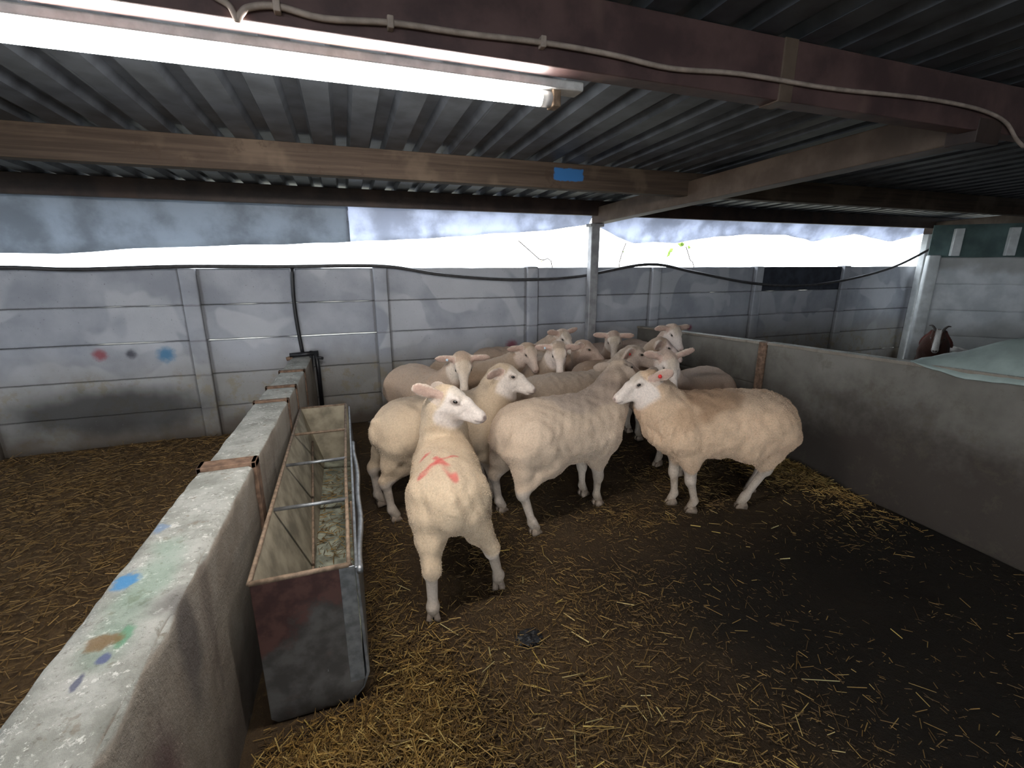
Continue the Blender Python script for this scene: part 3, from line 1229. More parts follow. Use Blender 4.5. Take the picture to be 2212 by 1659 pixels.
def make_animal(name, label, cat, pos, heading, feet=None, head=None, hdir=None, scale=1.0, hb=.79, wool=(.60, .47, .35), h=.009, seed=1,
                ears=(0, 0), earpose=(-.25, -.22), mark=None, blotch=None, tagspec=None, group=None, fleece=1.0, goat=False, facecol=(.70, .58, .49),
                width=1.0, length=1.0, neck_r=1.0, rolltilt=0.0, capcol=None, bendpts=None, neck_base=None, head_scale=1.0, tufts=14000, earcol=(.62, .50, .41)):
    """feet: world XY of (front-left, front-right, hind-left, hind-right) or None; head: world point mid-head; hdir: muzzle direction"""
    ch, sh = math.cos(heading), math.sin(heading)
    root = empty(name, (pos[0], pos[1], 0), heading)

    def loc(p):
        dx, dy = p[0] - pos[0], p[1] - pos[1]
        return np.array((dx * ch + dy * sh, -dx * sh + dy * ch, p[2]))

    def ldir(d):
        v = np.array((d[0] * ch + d[1] * sh, -d[0] * sh + d[1] * ch, d[2]), float)
        return v / np.linalg.norm(v)
    S = hb / .80
    Sl = max(S, .96)
    Lx = length * scale
    W = width * scale
    # head frame
    hc = loc(head)
    e1 = ldir(hdir)
    e3 = np.array((0, 0, 1.0)) - e1 * e1[2]
    e3 /= np.linalg.norm(e3)
    e2 = np.cross(e3, e1)
    if rolltilt:
        c_, s_ = math.cos(rolltilt), math.sin(rolltilt)
        e2, e3 = e2 * c_ + e3 * s_, e3 * c_ - e2 * s_
    hs = .93 * head_scale
    poll = hc - e1 * .115 * hs

    def hp(x, y, z):
        return poll + (e1 * x + e2 * y + e3 * z) * hs
    nb = np.array(neck_base) if neck_base is not None else np.array((.33 * Lx, 0, .635 * S))
    allp = np.array([hp(.3, 0, 0), hp(0, .22, 0), hp(0, -.22, 0), hp(0, 0, .2), hp(0, 0, -.15), nb])
    lo = np.minimum(np.array((-.61 * Lx, -.34, 0.0)), allp.min(0) - .03)
    hi = np.maximum(np.array((.56 * Lx, .34, hb + .06)), allp.max(0) + .03)
    lo[2] = .0
    fpts = [loc((q[0], q[1], 0)) for q in (feet or ()) if q is not None]
    for q in fpts:
        lo = np.minimum(lo, q - np.array((.15, .12, 0)))
        hi = np.maximum(hi, q + np.array((.15, .12, 0)))
    lo[2] = 0.0
    fd = Field(lo, hi, h)
    xs = np.array([-.525, -.50, -.46, -.40, -.30, -.15, 0, .15, .28, .37, .43, .475, .495]) * Lx
    top = np.array([.60, .665, .725, .77, .797, .80, .795, .79, .785, .76, .72, .66, .60]) * S
    bot = np.array([.54, .50, .46, .43, .405, .375, .36, .355, .36, .385, .42, .47, .53]) * S
    wid = np.array([.03, .085, .135, .175, .205, .220, .222, .215, .20, .175, .145, .09, .04]) * W
    fd.torso(xs, top, bot, wid, .03, yc=bendpts)
    # legs
    if feet is None:
        feet_l = [(.27 * Lx, .105), (.25 * Lx, -.105), (-.38 * Lx, .11), (-.36 * Lx, -.11)]
    else:
        feet_l = []
        for i, q in enumerate(feet):
            dflt = [(.27 * Lx, .105), (.25 * Lx, -.105), (-.38 * Lx, .11), (-.36 * Lx, -.11)][i]
            feet_l.append(tuple(loc((q[0], q[1], 0))[:2]) if q is not None else dflt)
    kk = .045
    for i in range(2):
        s = 1 if i == 0 else -1
        fx, fy = feet_l[i]
        sp = np.array((.27 * Lx, s * .095 * W, .52 * S))
        el = np.array((.235 * Lx + .25 * (fx - .26 * Lx), s * .105 * W * .7 + fy * .3, .37 * S))
        kn = np.array((.245 * Lx * .35 + fx * .65 + .004, el[1] * .4 + fy * .6, .222 * Sl))
        ft = np.array((fx - .004, fy, .080))
        fd.cone(sp, el, .115 * W, .066, .06)
        fd.cone(el, kn, .054, .032, kk)
        fd.cone(kn, ft, .028, .021, .015)
        fd.cone(kn + np.array((.004, 0, .01)), kn + np.array((.004, 0, -.012)), .033, .031, .015)
        fd.cone(ft, np.array((fx + .016, fy, .040)), .027, .026, .015)
    for i in range(2):
        s = 1 if i == 0 else -1
        fx, fy = feet_l[2 + i]
        hip = np.array((-.30 * Lx, s * .10 * W, .60 * S))
        st = np.array((-.205 * Lx + .2 * (fx + .37 * Lx), s * .115 * W * .8 + fy * .2, .45 * S))
        hk = np.array((-.43 * Lx * .35 + (fx - .055) * .65, s * .11 * W * .3 + fy * .7, .29 * Sl))
        bk = np.array((-.385 * Lx, s * .105 * W, .52 * S))
        ft = np.array((fx - .008, fy, .082))
        fd.cone(hip, st, .135 * W, .105 * W, .06)
        fd.cone(bk, hk * .45 + bk * .55, .105 * W, .058, .05)
        fd.cone(hk * .45 + bk * .55, hk, .058, .031, .035)
        fd.cone(st, hk, .074 * W, .031, .04)
        fd.cone(hk, ft, .029, .0225, .015)
        fd.cone(hk + np.array((-.008, 0, .012)), hk + np.array((-.004, 0, -.02)), .033, .031, .015)
        fd.cone(ft, np.array((fx + .016, fy, .040)), .030, .029, .02)
    if not goat:
        # docked tail stump
        fd.cone((-.48 * Lx, 0, .66 * S), (-.505 * Lx, 0, .57 * S), .030, .018, .045)
    # neck
    pe = hp(.015, 0, -.035)
    mid = nb * .5 + pe * .5 + np.array((.03, 0, .0)) * (1 if pe[0] > nb[0] - .15 else -.3)
    P = [nb, nb * .62 + mid * .38, mid, mid * .45 + pe * .55, pe]
    rr = [.165 * W * neck_r, .145 * W * neck_r, .118 * neck_r, .098 * neck_r, .078]
    for i in range(4):
        fd.cone(P[i], P[i + 1], rr[i], rr[i + 1], .05)
    # head
    ax = (e1, e2, e3)
    fd.ellipsoid(hp(.045, 0, .004), (.082 * hs, .060 * hs, .066 * hs), ax, .03)
    fd.cone(hp(.06, 0, .016), hp(.15, 0, .002), .050 * hs, .034 * hs, .022)
    fd.cone(hp(.15, 0, .002), hp(.228, 0, -.032), .034 * hs, .029 * hs, .018)
    fd.ellipsoid(hp(.244, 0, -.044), (.036 * hs, .032 * hs, .033 * hs), ax, .016)
    fd.cone(hp(.05, 0, -.055), hp(.222, 0, -.068), .046 * hs, .021 * hs, .03)
    for s in (-1, 1):
        fd.cone(hp(.055, s * .030, -.040), hp(.12, s * .021, -.040), .040 * hs, .026 * hs, .02)
        fd.cone(hp(.080, s * .045, .032), hp(.116, s * .041, .026), .018 * hs, .014 * hs, .012)
        fd.cone(hp(.092, s * .046, .012), hp(.116, s * .043, .010), .018 * hs, .015 * hs, .010)
        fd.ellipsoid(hp(.108, s * .068, .013), (.018 * hs, .011 * hs, .010 * hs), ax, .008, carve=True)
        fd.ellipsoid(hp(.280, s * .015, -.034), (.012 * hs, .007 * hs, .011 * hs), ax, .006, carve=True)
    # mouth
    for s in (-1, 1):
        fd.cone(hp(.288, 0, -.064), hp(.225, s * .038, -.060), .003, .003, .006, carve=True)
    ear_info = []
    for si, s in enumerate((1, -1)):
        back, down = earpose if ears[si] == 0 else ears[si]
        d = e1 * back + e2 * s * .93 + e3 * down
        d = d + np.array((0, 0, -.10))
        d = d / np.linalg.norm(d)
        wv = (e3 * .55 + e1 * .25 + np.array((0, 0, .8))) if not goat else (e2 * .9 + e1 * .3)
        wv = wv - d * (wv @ d)
        wv /= np.linalg.norm(wv)
        tv = np.cross(d, wv)
        b0 = hp(.012, s * .058, .022)
        L = (.082 if not goat else .12) * hs
        c = b0 + d * L * .85
        th = max(.0105, h * 1.15)
        fd.ellipsoid(c + d * .008, (L * .95, .039 * hs, th), (d, wv, tv), .012)
        fd.cone(b0 - d * .02, b0 + d * .035, .024, .018, .015)
        ear_info.append((c, d, wv, tv, L))
    if goat:
        for s in (-1, 1):
            fd.cone(hp(.06, s * .028, .05), hp(.03, s * .032, .08), .022, .018, .015)
    V, F = fd.mesh()
    V = laplace(V, F, 1)
    # ---------------- colour
    q = (V - poll) / hs
    qx, qy, qz = q @ e1, q @ e2, q @ e3
    n1 = wave_noise(V, 14, seed)
    n2 = wave_noise(V, 45, seed + 1)
    n3 = wave_noise(V, 5, seed + 2)
    hd = np.sqrt(qy ** 2 + qz ** 2)
    inhead = sstep(.17, .135, hd) * sstep(-.03, .02, qx)
    face = inhead * sstep(.035, .062, qx + .35 * np.clip(-qz, -.03, .06) + .006 * n2)
    legm = sstep(.315, .275, V[:, 2] / S + .012 * n2) * (1 - inhead)
    earm = np.zeros(len(V))
    earin = np.zeros(len(V))
    N = vert_normals(V, F)
    for c, d, wv, tv, L in ear_info:
        a = V - c
        m = (np.abs(a @ d) < L * 1.05) & (np.abs(a @ wv) < .05) & (np.abs(a @ tv) < .035) & (np.abs(qy) > .055)
        earm = np.maximum(earm, m * 1.0)
        front = N @ e1
        earin = np.maximum(earin, m * (front > .25) * (np.abs(a @ wv) < .026) * 1.0)
    woolm = (1 - face) * (1 - legm) * (1 - earm)
    base = np.array(wool)
    col = base[None, :] * (1 + .05 * n1[:, None] + .04 * n3[:, None])
    # upper back carries grey-brown dust, belly a warmer yolk tint
    topm = sstep(.66, .80, V[:, 2] / S + .02 * n3) * (1 - inhead) * sstep(-.2, .3, n1 * .5 + n3 * .6 + .25)
    dust = np.array((.42, .335, .26))
    col = col * (1 - .38 * topm[:, None]) + dust * (.38 * topm[:, None])
    warm = sstep(.55, .35, V[:, 2] / S)
    col = col * (1 - .15 * warm[:, None]) + np.array((.66, .48, .32)) * (.15 * warm[:, None])
    if blotch is not None:
        for (sx, sy, sz, rx, ry, rz, sc, sa) in blotch:
            dd = np.sqrt(((V[:, 0] - sx) / rx) ** 2 + ((V[:, 1] - sy) / ry) ** 2 + ((V[:, 2] - sz) / rz) ** 2) + .22 * n1 + .12 * n2
            m = sstep(1.2, .6, dd) * sa * woolm
            col = col * (1 - m[:, None]) + np.array(sc) * m[:, None]
    fc = np.array(facecol)
    fcol = fc[None, :] * (1 + .03 * n1[:, None])
    cap = np.array(capcol) if capcol is not None else np.array((.50, .39, .27))
    capm = sstep(.0, .035, qz + .004 * n2) * sstep(.20, .07, qx + .01 * n2) * inhead * sstep(.06, .03, np.abs(qy))
    fcol = fcol * (1 - .6 * capm[:, None]) + cap * (.6 * capm[:, None])
    nose = sstep(.250, .275, qx) * inhead
    fcol = fcol * (1 - .5 * nose[:, None]) + np.array((.60, .40, .33)) * (.5 * nose[:, None])
    mouth = inhead * sstep(.008, .003, np.abs(qz + .063)) * sstep(.215, .235, qx)
    nost = inhead * sstep(.018, .009, np.sqrt((qx - .276) ** 2 + (np.abs(qy) - .015) ** 2 + (qz + .034) ** 2))
    fcol = fcol * (1 - .6 * np.maximum(mouth, nost)[:, None]) + np.array((.12, .06, .05)) * (.6 * np.maximum(mouth, nost)[:, None])
    lid = inhead * sstep(.026, .017, np.sqrt(((qx - .105) * .8) ** 2 + (np.abs(qy) - .055) ** 2 + ((qz - .012) * 1.35) ** 2))
    fcol = fcol * (1 - .55 * lid[:, None]) + np.array((.20, .13, .10)) * (.55 * lid[:, None])
    col = col * (1 - face[:, None]) + fcol * face[:, None]
    lc = np.array((.58, .48, .39))[None, :] * (1 + .10 * n1[:, None])
    dirt = np.clip(sstep(.12, .02, V[:, 2]) * .45 + .45 * sstep(.1, 1.1, n1) + .25 * sstep(.4, 1.2, n2), 0, .85)
    lc = lc * (1 - dirt[:, None]) + np.array((.22, .16, .105)) * dirt[:, None]
    col = col * (1 - legm[:, None]) + lc * legm[:, None]
    ec = np.array(earcol)
    col = col * (1 - earm[:, None]) + ec * earm[:, None]
    col = col * (1 - .65 * earin[:, None]) + np.array((.50, .31, .25)) * earcol[0] / .62 * (.65 * earin[:, None])
    if goat:
        br = np.array((.055, .025, .017))
        blaze = inhead * sstep(.030, .020, np.abs(qy) - .12 * np.clip(qx - .15, 0, .2)) * sstep(-.05, -.02, qz) + nose
        blaze = np.clip(blaze, 0, 1)
        gc = br[None, :] * (1 + .15 * n1[:, None]) * np.ones((len(V), 1))
        whiteb = sstep(.15, .0, V[:, 0])
        gc = gc * (1 - whiteb[:, None]) + np.array((.5, .47, .42)) * whiteb[:, None]
        red = earm
        gc = gc * (1 - red[:, None]) + np.array((.11, .035, .026)) * red[:, None]
        col = gc * (1 - blaze[:, None]) + np.array((.62, .60, .57)) * blaze[:, None]
        nst = np.maximum(mouth, nost)
        col = col * (1 - nst[:, None]) + np.array((.06, .04, .04)) * nst[:, None]
    if mark is not None:
        for (ax_, ay_, bx_, by_, wd) in mark:
            A = np.array((ax_, ay_))
            B = np.array((bx_, by_))
            p2 = V[:, :2]
            t = np.clip(((p2 - A) @ (B - A)) / ((B - A) @ (B - A)), 0, 1)
            dd = np.linalg.norm(p2 - A - t[:, None] * (B - A), axis=1) + .004 * n2
            m = sstep(wd * 1.3, wd * .55, dd) * (N[:, 2] > .15) * .82 * sstep(-1.6, -.2, n2)
            col = col * (1 - m[:, None]) + np.array((.60, .115, .10)) * m[:, None]
    col = np.clip(col, .004, .95)
    # ---------------- fleece relief
    amp = .0030 * fleece
    n4 = wave_noise(V * np.array((1, 1, .55)), 85, seed + 3)
    V = V + N * (woolm * amp * (n2 * .55 + n4 * .6))[:, None]
    if fleece > 1.2:
        fr = woolm * sstep(.12, .32, V[:, 0]) * sstep(.72, .55, V[:, 2])
        n5 = wave_noise(V * np.array((1.3, 1.3, .45)), 130, seed + 5)
        V = V + N * (fr * .0032 * n5)[:, None]
    C4 = np.concatenate([col, np.ones((len(V), 1))], 1)
    body = col_mesh('body', V, F, C4, M['wool'], root)
    if not goat:
        N2 = vert_normals(V, F)
        rg = np.random.default_rng(seed + 90)
        wf = woolm[F].mean(1)
        fi = np.nonzero(wf > .55)[0]
        nst = tufts
        fi = rg.choice(fi, nst)
        bc = rg.random((nst, 2))
        a_, b_, c_, d_ = (V[F[fi, i]] for i in range(4))
        u_, v_ = bc[:, :1], bc[:, 1:]
        P0 = (a_ * (1 - u_) + b_ * u_) * (1 - v_) + (d_ * (1 - u_) + c_ * u_) * v_
        Nn = N2[F[fi, 0]]
        dr = Nn * .75 + rg.normal(size=(nst, 3)) * .5 + np.array((-.22, 0, -.42))
        dr -= Nn * np.minimum((dr * Nn).sum(1) - .28, 0)[:, None]
        dr /= np.linalg.norm(dr, axis=1)[:, None]
        sd = np.cross(dr, rg.normal(size=(nst, 3)))
        sd /= np.linalg.norm(sd, axis=1)[:, None] + 1e-9
        ln = (rg.uniform(.0035, .0080, (nst, 1))) * (1.0 if fleece < 1.2 else 1.2)
        wd = .0021
        base_ = P0 - Nn * .002
        VV = np.stack([base_ - sd * wd, base_ + sd * wd, base_ + dr * ln], 1).reshape(-1, 3)
        FF = np.arange(nst * 3).reshape(-1, 3)
        cc = C4[F[fi, 0]].copy()
        cc[:, :3] *= rg.uniform(.84, 1.15, (nst, 1))
        sp = rg.random(nst) < .012
        cc[sp, :3] = np.array((.16, .11, .07))
        cc = np.clip(cc.repeat(3, 0), 0, 1)
        fl = col_mesh('fleece', VV, FF, cc, M['tuft'], root)
        fl['kind'] = 'stuff'
    # ---------------- eyes, hooves, tags
    for s in (-1, 1):
        e = ball('eye', hp(.107, s * .0510, .014), .0132 * hs, M['eye'], root, 12, (1.2, .9, .82))
        e.rotation_euler = Matrix((tuple(e1), tuple(e2), tuple(e3))).transposed().to_euler()
    for (fx, fy) in feet_l:
        ho = bpy.data.objects.new('hoof', HOOF)
        ho.location = (fx + .016, fy, .0)
        ho.scale = (1.06, 1.06, 1.06)
        link(ho, root)
    if tagspec is not None:
        side, mt, lab = tagspec
        c, d, wv, tv, L = ear_info[0 if side > 0 else 1]
        sgn = 1 if (tv @ e1) > 0 else -1
        t = ball('ear_tag', c + tv * sgn * .013 - d * .01, .013 if side > 0 else .010, mt, root, 10)
        t['label'] = lab
    if goat:
        for s in (-1, 1):
            p = [hp(.05, s * .030, .06), hp(.03, s * .042, .10), hp(.0, s * .068, .115), hp(-.02, s * .092, .10)]
            MB().tube(spline([Vector(x) for x in p], 4), [.016 - .011 * i / 12 for i in range(13)], 8).build('horn', M['horn'], root, True)
    tag(root, label, cat, group)
    return root


CR = Vector((math.cos(YAW), -math.sin(YAW), 0))     # rightwards in plan as seen from the doorway
CF = Vector((math.sin(YAW), math.cos(YAW), 0))      # away from the doorway


def D(r, f, z=0.0):
    return CR * r + CF * f + Vector((0, 0, z))


GROUP = 'sheep huddled in the pen'


def xy(u, v):
    p = on_z(u, v, 0)
    return (p.x, p.y)


def on_back(u, v, z, pos, hd_):
    p = on_z(u, v, z)
    dx, dy = p.x - pos[0], p.y - pos[1]
    return (dx * math.cos(hd_) + dy * math.sin(hd_), -dx * math.sin(hd_) + dy * math.cos(hd_))


MARK = []
for (ua, va, ub, vb, wd_) in ((908, 1027, 942, 1002, .019), (942, 1002, 986, 988, .013), (940, 990, 984, 1046, .021), (912, 979, 950, 968, .015)):
    za_ = .69 - max(0, va - 995) * .0011
    zb_ = .69 - max(0, vb - 995) * .0011
    MARK.append((*on_back(ua, va, za_, (.415, 2.20), R(81)), *on_back(ub, vb, zb_, (.415, 2.20), R(81)), wd_))
# S1 the marked sheep, seen from behind
hd = at_depth(993, 868, 2.42)
make_animal('sheep', 'sheep with a red cross painted on its back, seen from behind', 'sheep', (.415, 2.20), R(81),
            feet=((.40, 2.46), (.62, 2.46), (.255, 1.79), (.600, 1.90)), head=hd, hdir=D(.93, -.25, -.25), hb=.70, length=.86, width=.83,
            wool=(.66, .51, .355), h=.0075, seed=3, tufts=45000, group=GROUP, neck_base=(.27, -.01, .57), head_scale=1.06, facecol=(.78, .68, .61),
            mark=MARK,
            ears=((-1.6, -.5), (-1.25, .42)), capcol=(.70, .60, .48))
# S2 sheep behind it on the left
hd = at_depth(1112, 815, 3.05)
make_animal('sheep', 'sheep with its rump towards the trough, looking over the marked sheep', 'sheep', (.55, 2.86), R(8),
            feet=((.83, 2.98), (.85, 2.80), (.10, 2.95), (.170, 2.715)), head=hd, hdir=D(.93, -.18, -.30), hb=.765, length=.92,
            wool=(.56, .43, .30), h=.008, seed=5, tufts=26000, group=GROUP, facecol=(.76, .66, .58), ears=(0, (-.35, -.05)), head_scale=1.05,
            blotch=((-.02, 0, .78, .28, .22, .10, (.20, .16, .125), .6),))
# S3 the middle sheep
hd = at_depth(1352, 795, 3.22)
make_animal('sheep', 'plain cream sheep turned away in the middle of the pen', 'sheep', (1.215, 2.495), R(10),
            feet=((1.449, 2.62), (1.476, 2.465), (.838, 2.600), (.945, 2.285)), head=hd, hdir=D(.75, .62, -.05), hb=.785, length=.91,
            wool=(.63, .485, .36), h=.0075, seed=8, tufts=45000, group=GROUP, facecol=(.50, .40, .33), width=1.02,
            blotch=((.12, 0, .80, .30, .20, .12, (.36, .29, .25), .55), (.30, 0, .85, .25, .2, .22, (.36, .27, .21), .6), (.52, .10, .86, .24, .26, .2, (.30, .225, .175), .75)), capcol=(.33, .25, .19), earcol=(.36, .28, .22))  # darker blotches over the back, neck and head
# S4 the big sheep on the right
hd = at_depth(1372, 832, 2.92)
make_animal('sheep', 'big woolly sheep standing side-on with brown stains on its back', 'sheep', (2.215, 2.24), R(160.5),
            feet=((2.03, 2.18), (1.975, 2.31), (2.385, 2.115), (2.62, 2.27)), head=hd, hdir=D(-.93, -.12, -.34), hb=.795, length=.96,
            wool=(.72, .51, .345), h=.0075, seed=12, tufts=50000, group=GROUP, fleece=1.25, neck_r=1.12, facecol=(.80, .69, .61),
            blotch=((.10, 0, .78, .24, .3, .13, (.30, .165, .085), .6), (.28, .12, .66, .10, .2, .10, (.42, .25, .14), .4)),
            tagspec=(1, M['redtag'], 'red ear tag'), ears=((-.75, .42), (-1.3, -.4)), neck_base=(.31, 0, .60), head_scale=1.08)
# S5 behind the big sheep
hd = at_depth(1449, 800, 3.12)
make_animal('sheep', 'pale-headed sheep peering over the back of the big woolly sheep', 'sheep', (2.50, 2.83), R(197),
            feet=None, neck_base=(.20, 0, .60), neck_r=.78, head=hd, hdir=D(.14, -.62, -.72), hb=.78, length=.82, width=.92,
            wool=(.58, .43, .34), h=.009, seed=17, tufts=16000, group=GROUP, facecol=(.74, .64, .57), ears=((-.2, .45), (-.2, .3)))
# S6
hd = at_depth(1001, 803, 3.24)
make_animal('sheep', 'sheep facing the doorway with a pale tag in its ear, near the back wall post', 'sheep', (.55, 3.66), R(-72),
            neck_base=(.19, 0, .60), neck_r=.8, head=hd, hdir=D(.10, -.60, -.78), hb=.76, length=.90, wool=(.52, .38, .28), h=.009, seed=21, tufts=16000, group=GROUP,
            facecol=(.72, .61, .51), earpose=(-.1, .02), tagspec=(-1, M['bluetag'], 'pale blue ear tag'))
# S7
hd = at_depth(1148, 770, 3.95)
make_animal('sheep', 'brown-backed sheep facing the doorway, its rump against the back wall', 'sheep', (1.03, 4.02), R(-38),
            neck_base=(.20, 0, .60), neck_r=.8, head=hd, hdir=D(.34, -.72, -.54), hb=.74, length=.86, wool=(.42, .30, .21), h=.010, seed=25, group=GROUP,
            facecol=(.66, .52, .43), earpose=(-.1, -.05))
# S8
hd = at_depth(1208, 773, 3.72)
make_animal('sheep', 'sheep facing the doorway with a long tan blaze down its face', 'sheep', (1.66, 3.86), R(-101),
            neck_base=(.20, 0, .60), neck_r=.8, head=hd, hdir=D(.05, -.66, -.68), hb=.75, length=.86, wool=(.48, .36, .27), h=.009, seed=28, group=GROUP,
            facecol=(.74, .62, .54), earpose=(-.15, -.12), capcol=(.48, .35, .22), tagspec=(-1, M['bluetag'], 'pale blue ear tag'))
# S9
hd = at_depth(1224, 736, 4.45)
make_animal('sheep', 'sheep by the back wall looking over another head, ears pricked', 'sheep', (1.55, 4.46), R(-2),
            neck_base=(.20, 0, .60), neck_r=.8, head=hd, hdir=D(.45, -.65, -.52), hb=.75, length=.86, width=.85, wool=(.5, .37, .28), h=.010, seed=31, group=GROUP,
            facecol=(.78, .68, .60), earpose=(-.1, .25))
# S10
hd = at_depth(1277, 757, 4.15)
make_animal('sheep', 'brown-headed sheep looking sideways in the middle of the huddle', 'sheep', (2.13, 4.17), R(-86),
            head=hd, hdir=D(.80, -.40, -.34), hb=.74, length=.82, width=.9, wool=(.44, .31, .23), h=.010, seed=34, group=GROUP,
            facecol=(.58, .44, .36), capcol=(.36, .25, .18))
# S11
hd = at_depth(1326, 744, 4.36)
make_animal('sheep', 'sheep with a white blaze standing in front of the steel pole', 'sheep', (2.58, 4.27), R(-97),
            neck_base=(.15, 0, .60), neck_r=.75, head=hd, hdir=D(-.08, -.70, -.60), hb=.73, length=.80, width=.88, wool=(.48, .35, .27), h=.010, seed=37, group=GROUP,
            facecol=(.76, .66, .57), earpose=(-.1, .02))
# S12
hd = at_depth(1388, 768, 3.72)
make_animal('sheep', 'sheep with a long greyish back and reddened ear behind the middle sheep', 'sheep', (1.60, 3.13), R(4),
            head=hd, hdir=D(.88, -.30, -.22), hb=.765, length=.96, wool=(.46, .36, .28), h=.009, seed=41, group=GROUP,
            facecol=(.62, .50, .42), capcol=(.42, .33, .25), tagspec=(-1, M['redtag'], 'dull red ear mark'))
# S13
hd = at_depth(1444, 754, 3.95)
make_animal('sheep', 'pinkish-faced sheep with its muzzle stretched towards the right pen wall', 'sheep', (2.22, 3.51), R(-3),
            head=hd, hdir=D(.86, -.22, -.42), hb=.75, length=.86, width=.9, wool=(.47, .34, .25), h=.009, seed=44, group=GROUP,
            facecol=(.72, .58, .52), capcol=(.55, .40, .32))
# S14
hd = at_depth(1461, 727, 4.32)
make_animal('sheep', 'sheep in the back corner with its ears held out over the pen wall', 'sheep', (2.99, 4.21), R(-95),
            neck_base=(.18, 0, .60), neck_r=.75, head=hd, hdir=D(.22, -.72, -.56), hb=.76, length=.82, width=.88, wool=(.54, .40, .31), h=.010, seed=47, group=GROUP,
            facecol=(.78, .67, .60), earpose=(-.1, .05))
# goat in the next pen
hd = at_depth(2024, 735, 4.9)
make_animal('goat', 'brown goat with a white blaze in the pen beyond the right wall', 'goat', (hd.x + .42, hd.y + .12), R(188),
            head=hd, hdir=D(-.66, -.74, -.62), hb=.66, length=.85, width=.85, h=.008, seed=52, goat=True, earpose=(-.1, -2.2))


# ---------------------------------------------------------------- tarpaulin thrown over the right pen wall
def build_tarp():
    n, m = 26, 20
    y0, y1 = 1.80, .75
    v = []
    for i in range(n + 1):
        t = i / n
        y = y0 + (y1 - y0) * t
        ztop = rp_top(y) + .02
        hump = .17 * math.exp(-((t - .42) / .24) ** 2) + .03
        for j in range(m + 1):
            s = j / m
            x = 3.215 + .42 * s
            fall = .05 * min(1, t * 4)
            if s < .12:
                z = ztop - fall * (1 - s / .12) * 1.0
            else:
                q = (s - .12) / .88
                z = ztop + hump * math.sin(min(1, q * 1.35) * math.pi * .62) - .05 * q * q * (1 if t > .1 else .3)
            z += .018 * mnoise.noise(Vector((x * 6, y * 5, 2))) + .008 * mnoise.noise(Vector((x * 15, y * 15, 5)))
            if i == 0:
                z = min(z, ztop + .01)
            v.append((x, y, z))
    k = m + 1
    f = [(i * k + j, (i + 1) * k + j, (i + 1) * k + j + 1, i * k + j + 1) for i in range(n) for j in range(m)]
    o = mesh_obj('tarpaulin', v, f, M['tarp'], None, True)
    sd = o.modifiers.new('thickness', 'SOLIDIFY')
    sd.thickness = .004
    tag(o, 'crumpled pale greenish tarpaulin lying over the right pen wall', 'tarpaulin')


build_tarp()


# ---------------------------------------------------------------- twigs beyond the wall
def sprig(pts, leaves, label, y=5.15):
    p3 = [on_y(u, v, y) for u, v in pts]
    root = empty('weed_sprig', (p3[0].x, y, p3[0].z))
    o = p3[0]
    MB().tube(spline([Vector((p3[0].x, y, -.14)) - o] + [p - o for p in p3], 4), .006, 5).build('stem', M['twig'], root, True)
    for (u, v, a, L) in leaves:
        c = on_y(u, v, y) - o
        d = Vector((math.cos(a), .25, math.sin(a)))
        s = Vector((-math.sin(a), .2, math.cos(a)))
        w = L * .32
        pts_ = [c, c + d * L * .35 + s * w, c + d * L, c + d * L * .35 - s * w]
        b = c + d * L * .4 + Vector((0, .012, 0))
        m = MB().add([*pts_, b], [(0, 1, 4), (1, 2, 4), (2, 3, 4), (3, 0, 4)])
        lf = m.build('leaf', M['leaf'], root, fix=False)
    tag(root, label, 'plant')


sprig([(1498, 600), (1490, 560), (1482, 533)], [(1455, 536, 3.9, .10), (1470, 528, .1, .09), (1485, 532, -.3, .08), (1448, 545, 4.2, .08), (1478, 530, 2.9, .10)], 'thin stem with a few green leaves showing above the back wall')
sprig([(1195, 590), (1165, 560), (1120, 520)], [(1170, 562, -1.4, .03)], 'bare leaning twig above the wall left of the steel pole')
sprig([(1336, 600), (1340, 560), (1352, 525)], [(1345, 545, .6, .03)], 'short bare twig above the wall right of the steel pole')


# ---------------------------------------------------------------- straw
def straw_mesh(name, n, sampler, label, lmin, lmax, rad, palette, parent=None, tilt=.12, lift=.004, kind='stuff', cat=None):
    V = np.zeros((n * 6, 3), dtype=np.float32)
    cols = np.zeros((n * 6, 4), dtype=np.float32)
    cnt = 0
    pal = np.array(palette)
    for i in range(n):
        s = sampler()
        if s is None:
            continue
        x, y, z, ex = s
        L = random.uniform(lmin, lmax) * (random.random() ** .6)
        a = random.uniform(0, math.pi)
        tl = random.gauss(0, tilt) * ex
        d = np.array((math.cos(a) * math.cos(tl), math.sin(a) * math.cos(tl), math.sin(tl)))
        sd = np.array((-math.sin(a), math.cos(a), 0))
        up = np.cross(d, sd)
        r = rad * random.uniform(.6, 1.3)
        c = np.array((x, y, z + lift + abs(math.sin(tl)) * L * .4 + random.random() * .010 * ex))
        b = cnt * 6
        for e in (0, 1):
            p = c + d * (L * (e - .5))
            V[b + e * 3 + 0] = p + up * r
            V[b + e * 3 + 1] = p - up * r * .6 + sd * r
            V[b + e * 3 + 2] = p - up * r * .6 - sd * r
        cc = pal[random.randrange(len(pal))] * random.uniform(.65, 1.2)
        cols[b:b + 6, :3] = cc
        cols[b:b + 6, 3] = 1
        cnt += 1
    V = V[:cnt * 6]
    cols = cols[:cnt * 6]
    b = (np.arange(cnt) * 6)[:, None]
    F = np.concatenate([b + np.array(q) for q in ((0, 1, 4, 3), (1, 2, 5, 4), (2, 0, 3, 5))])
    o = col_mesh(name, V, F, np.clip(cols, 0, 1), M['straw'], parent)
    o.data.polygons.foreach_set('use_smooth', np.zeros(len(o.data.polygons), dtype=bool))
    if label:
        o['label'] = label
    if cat:
        o['category'] = cat
    if kind:
        o['kind'] = kind
    return o


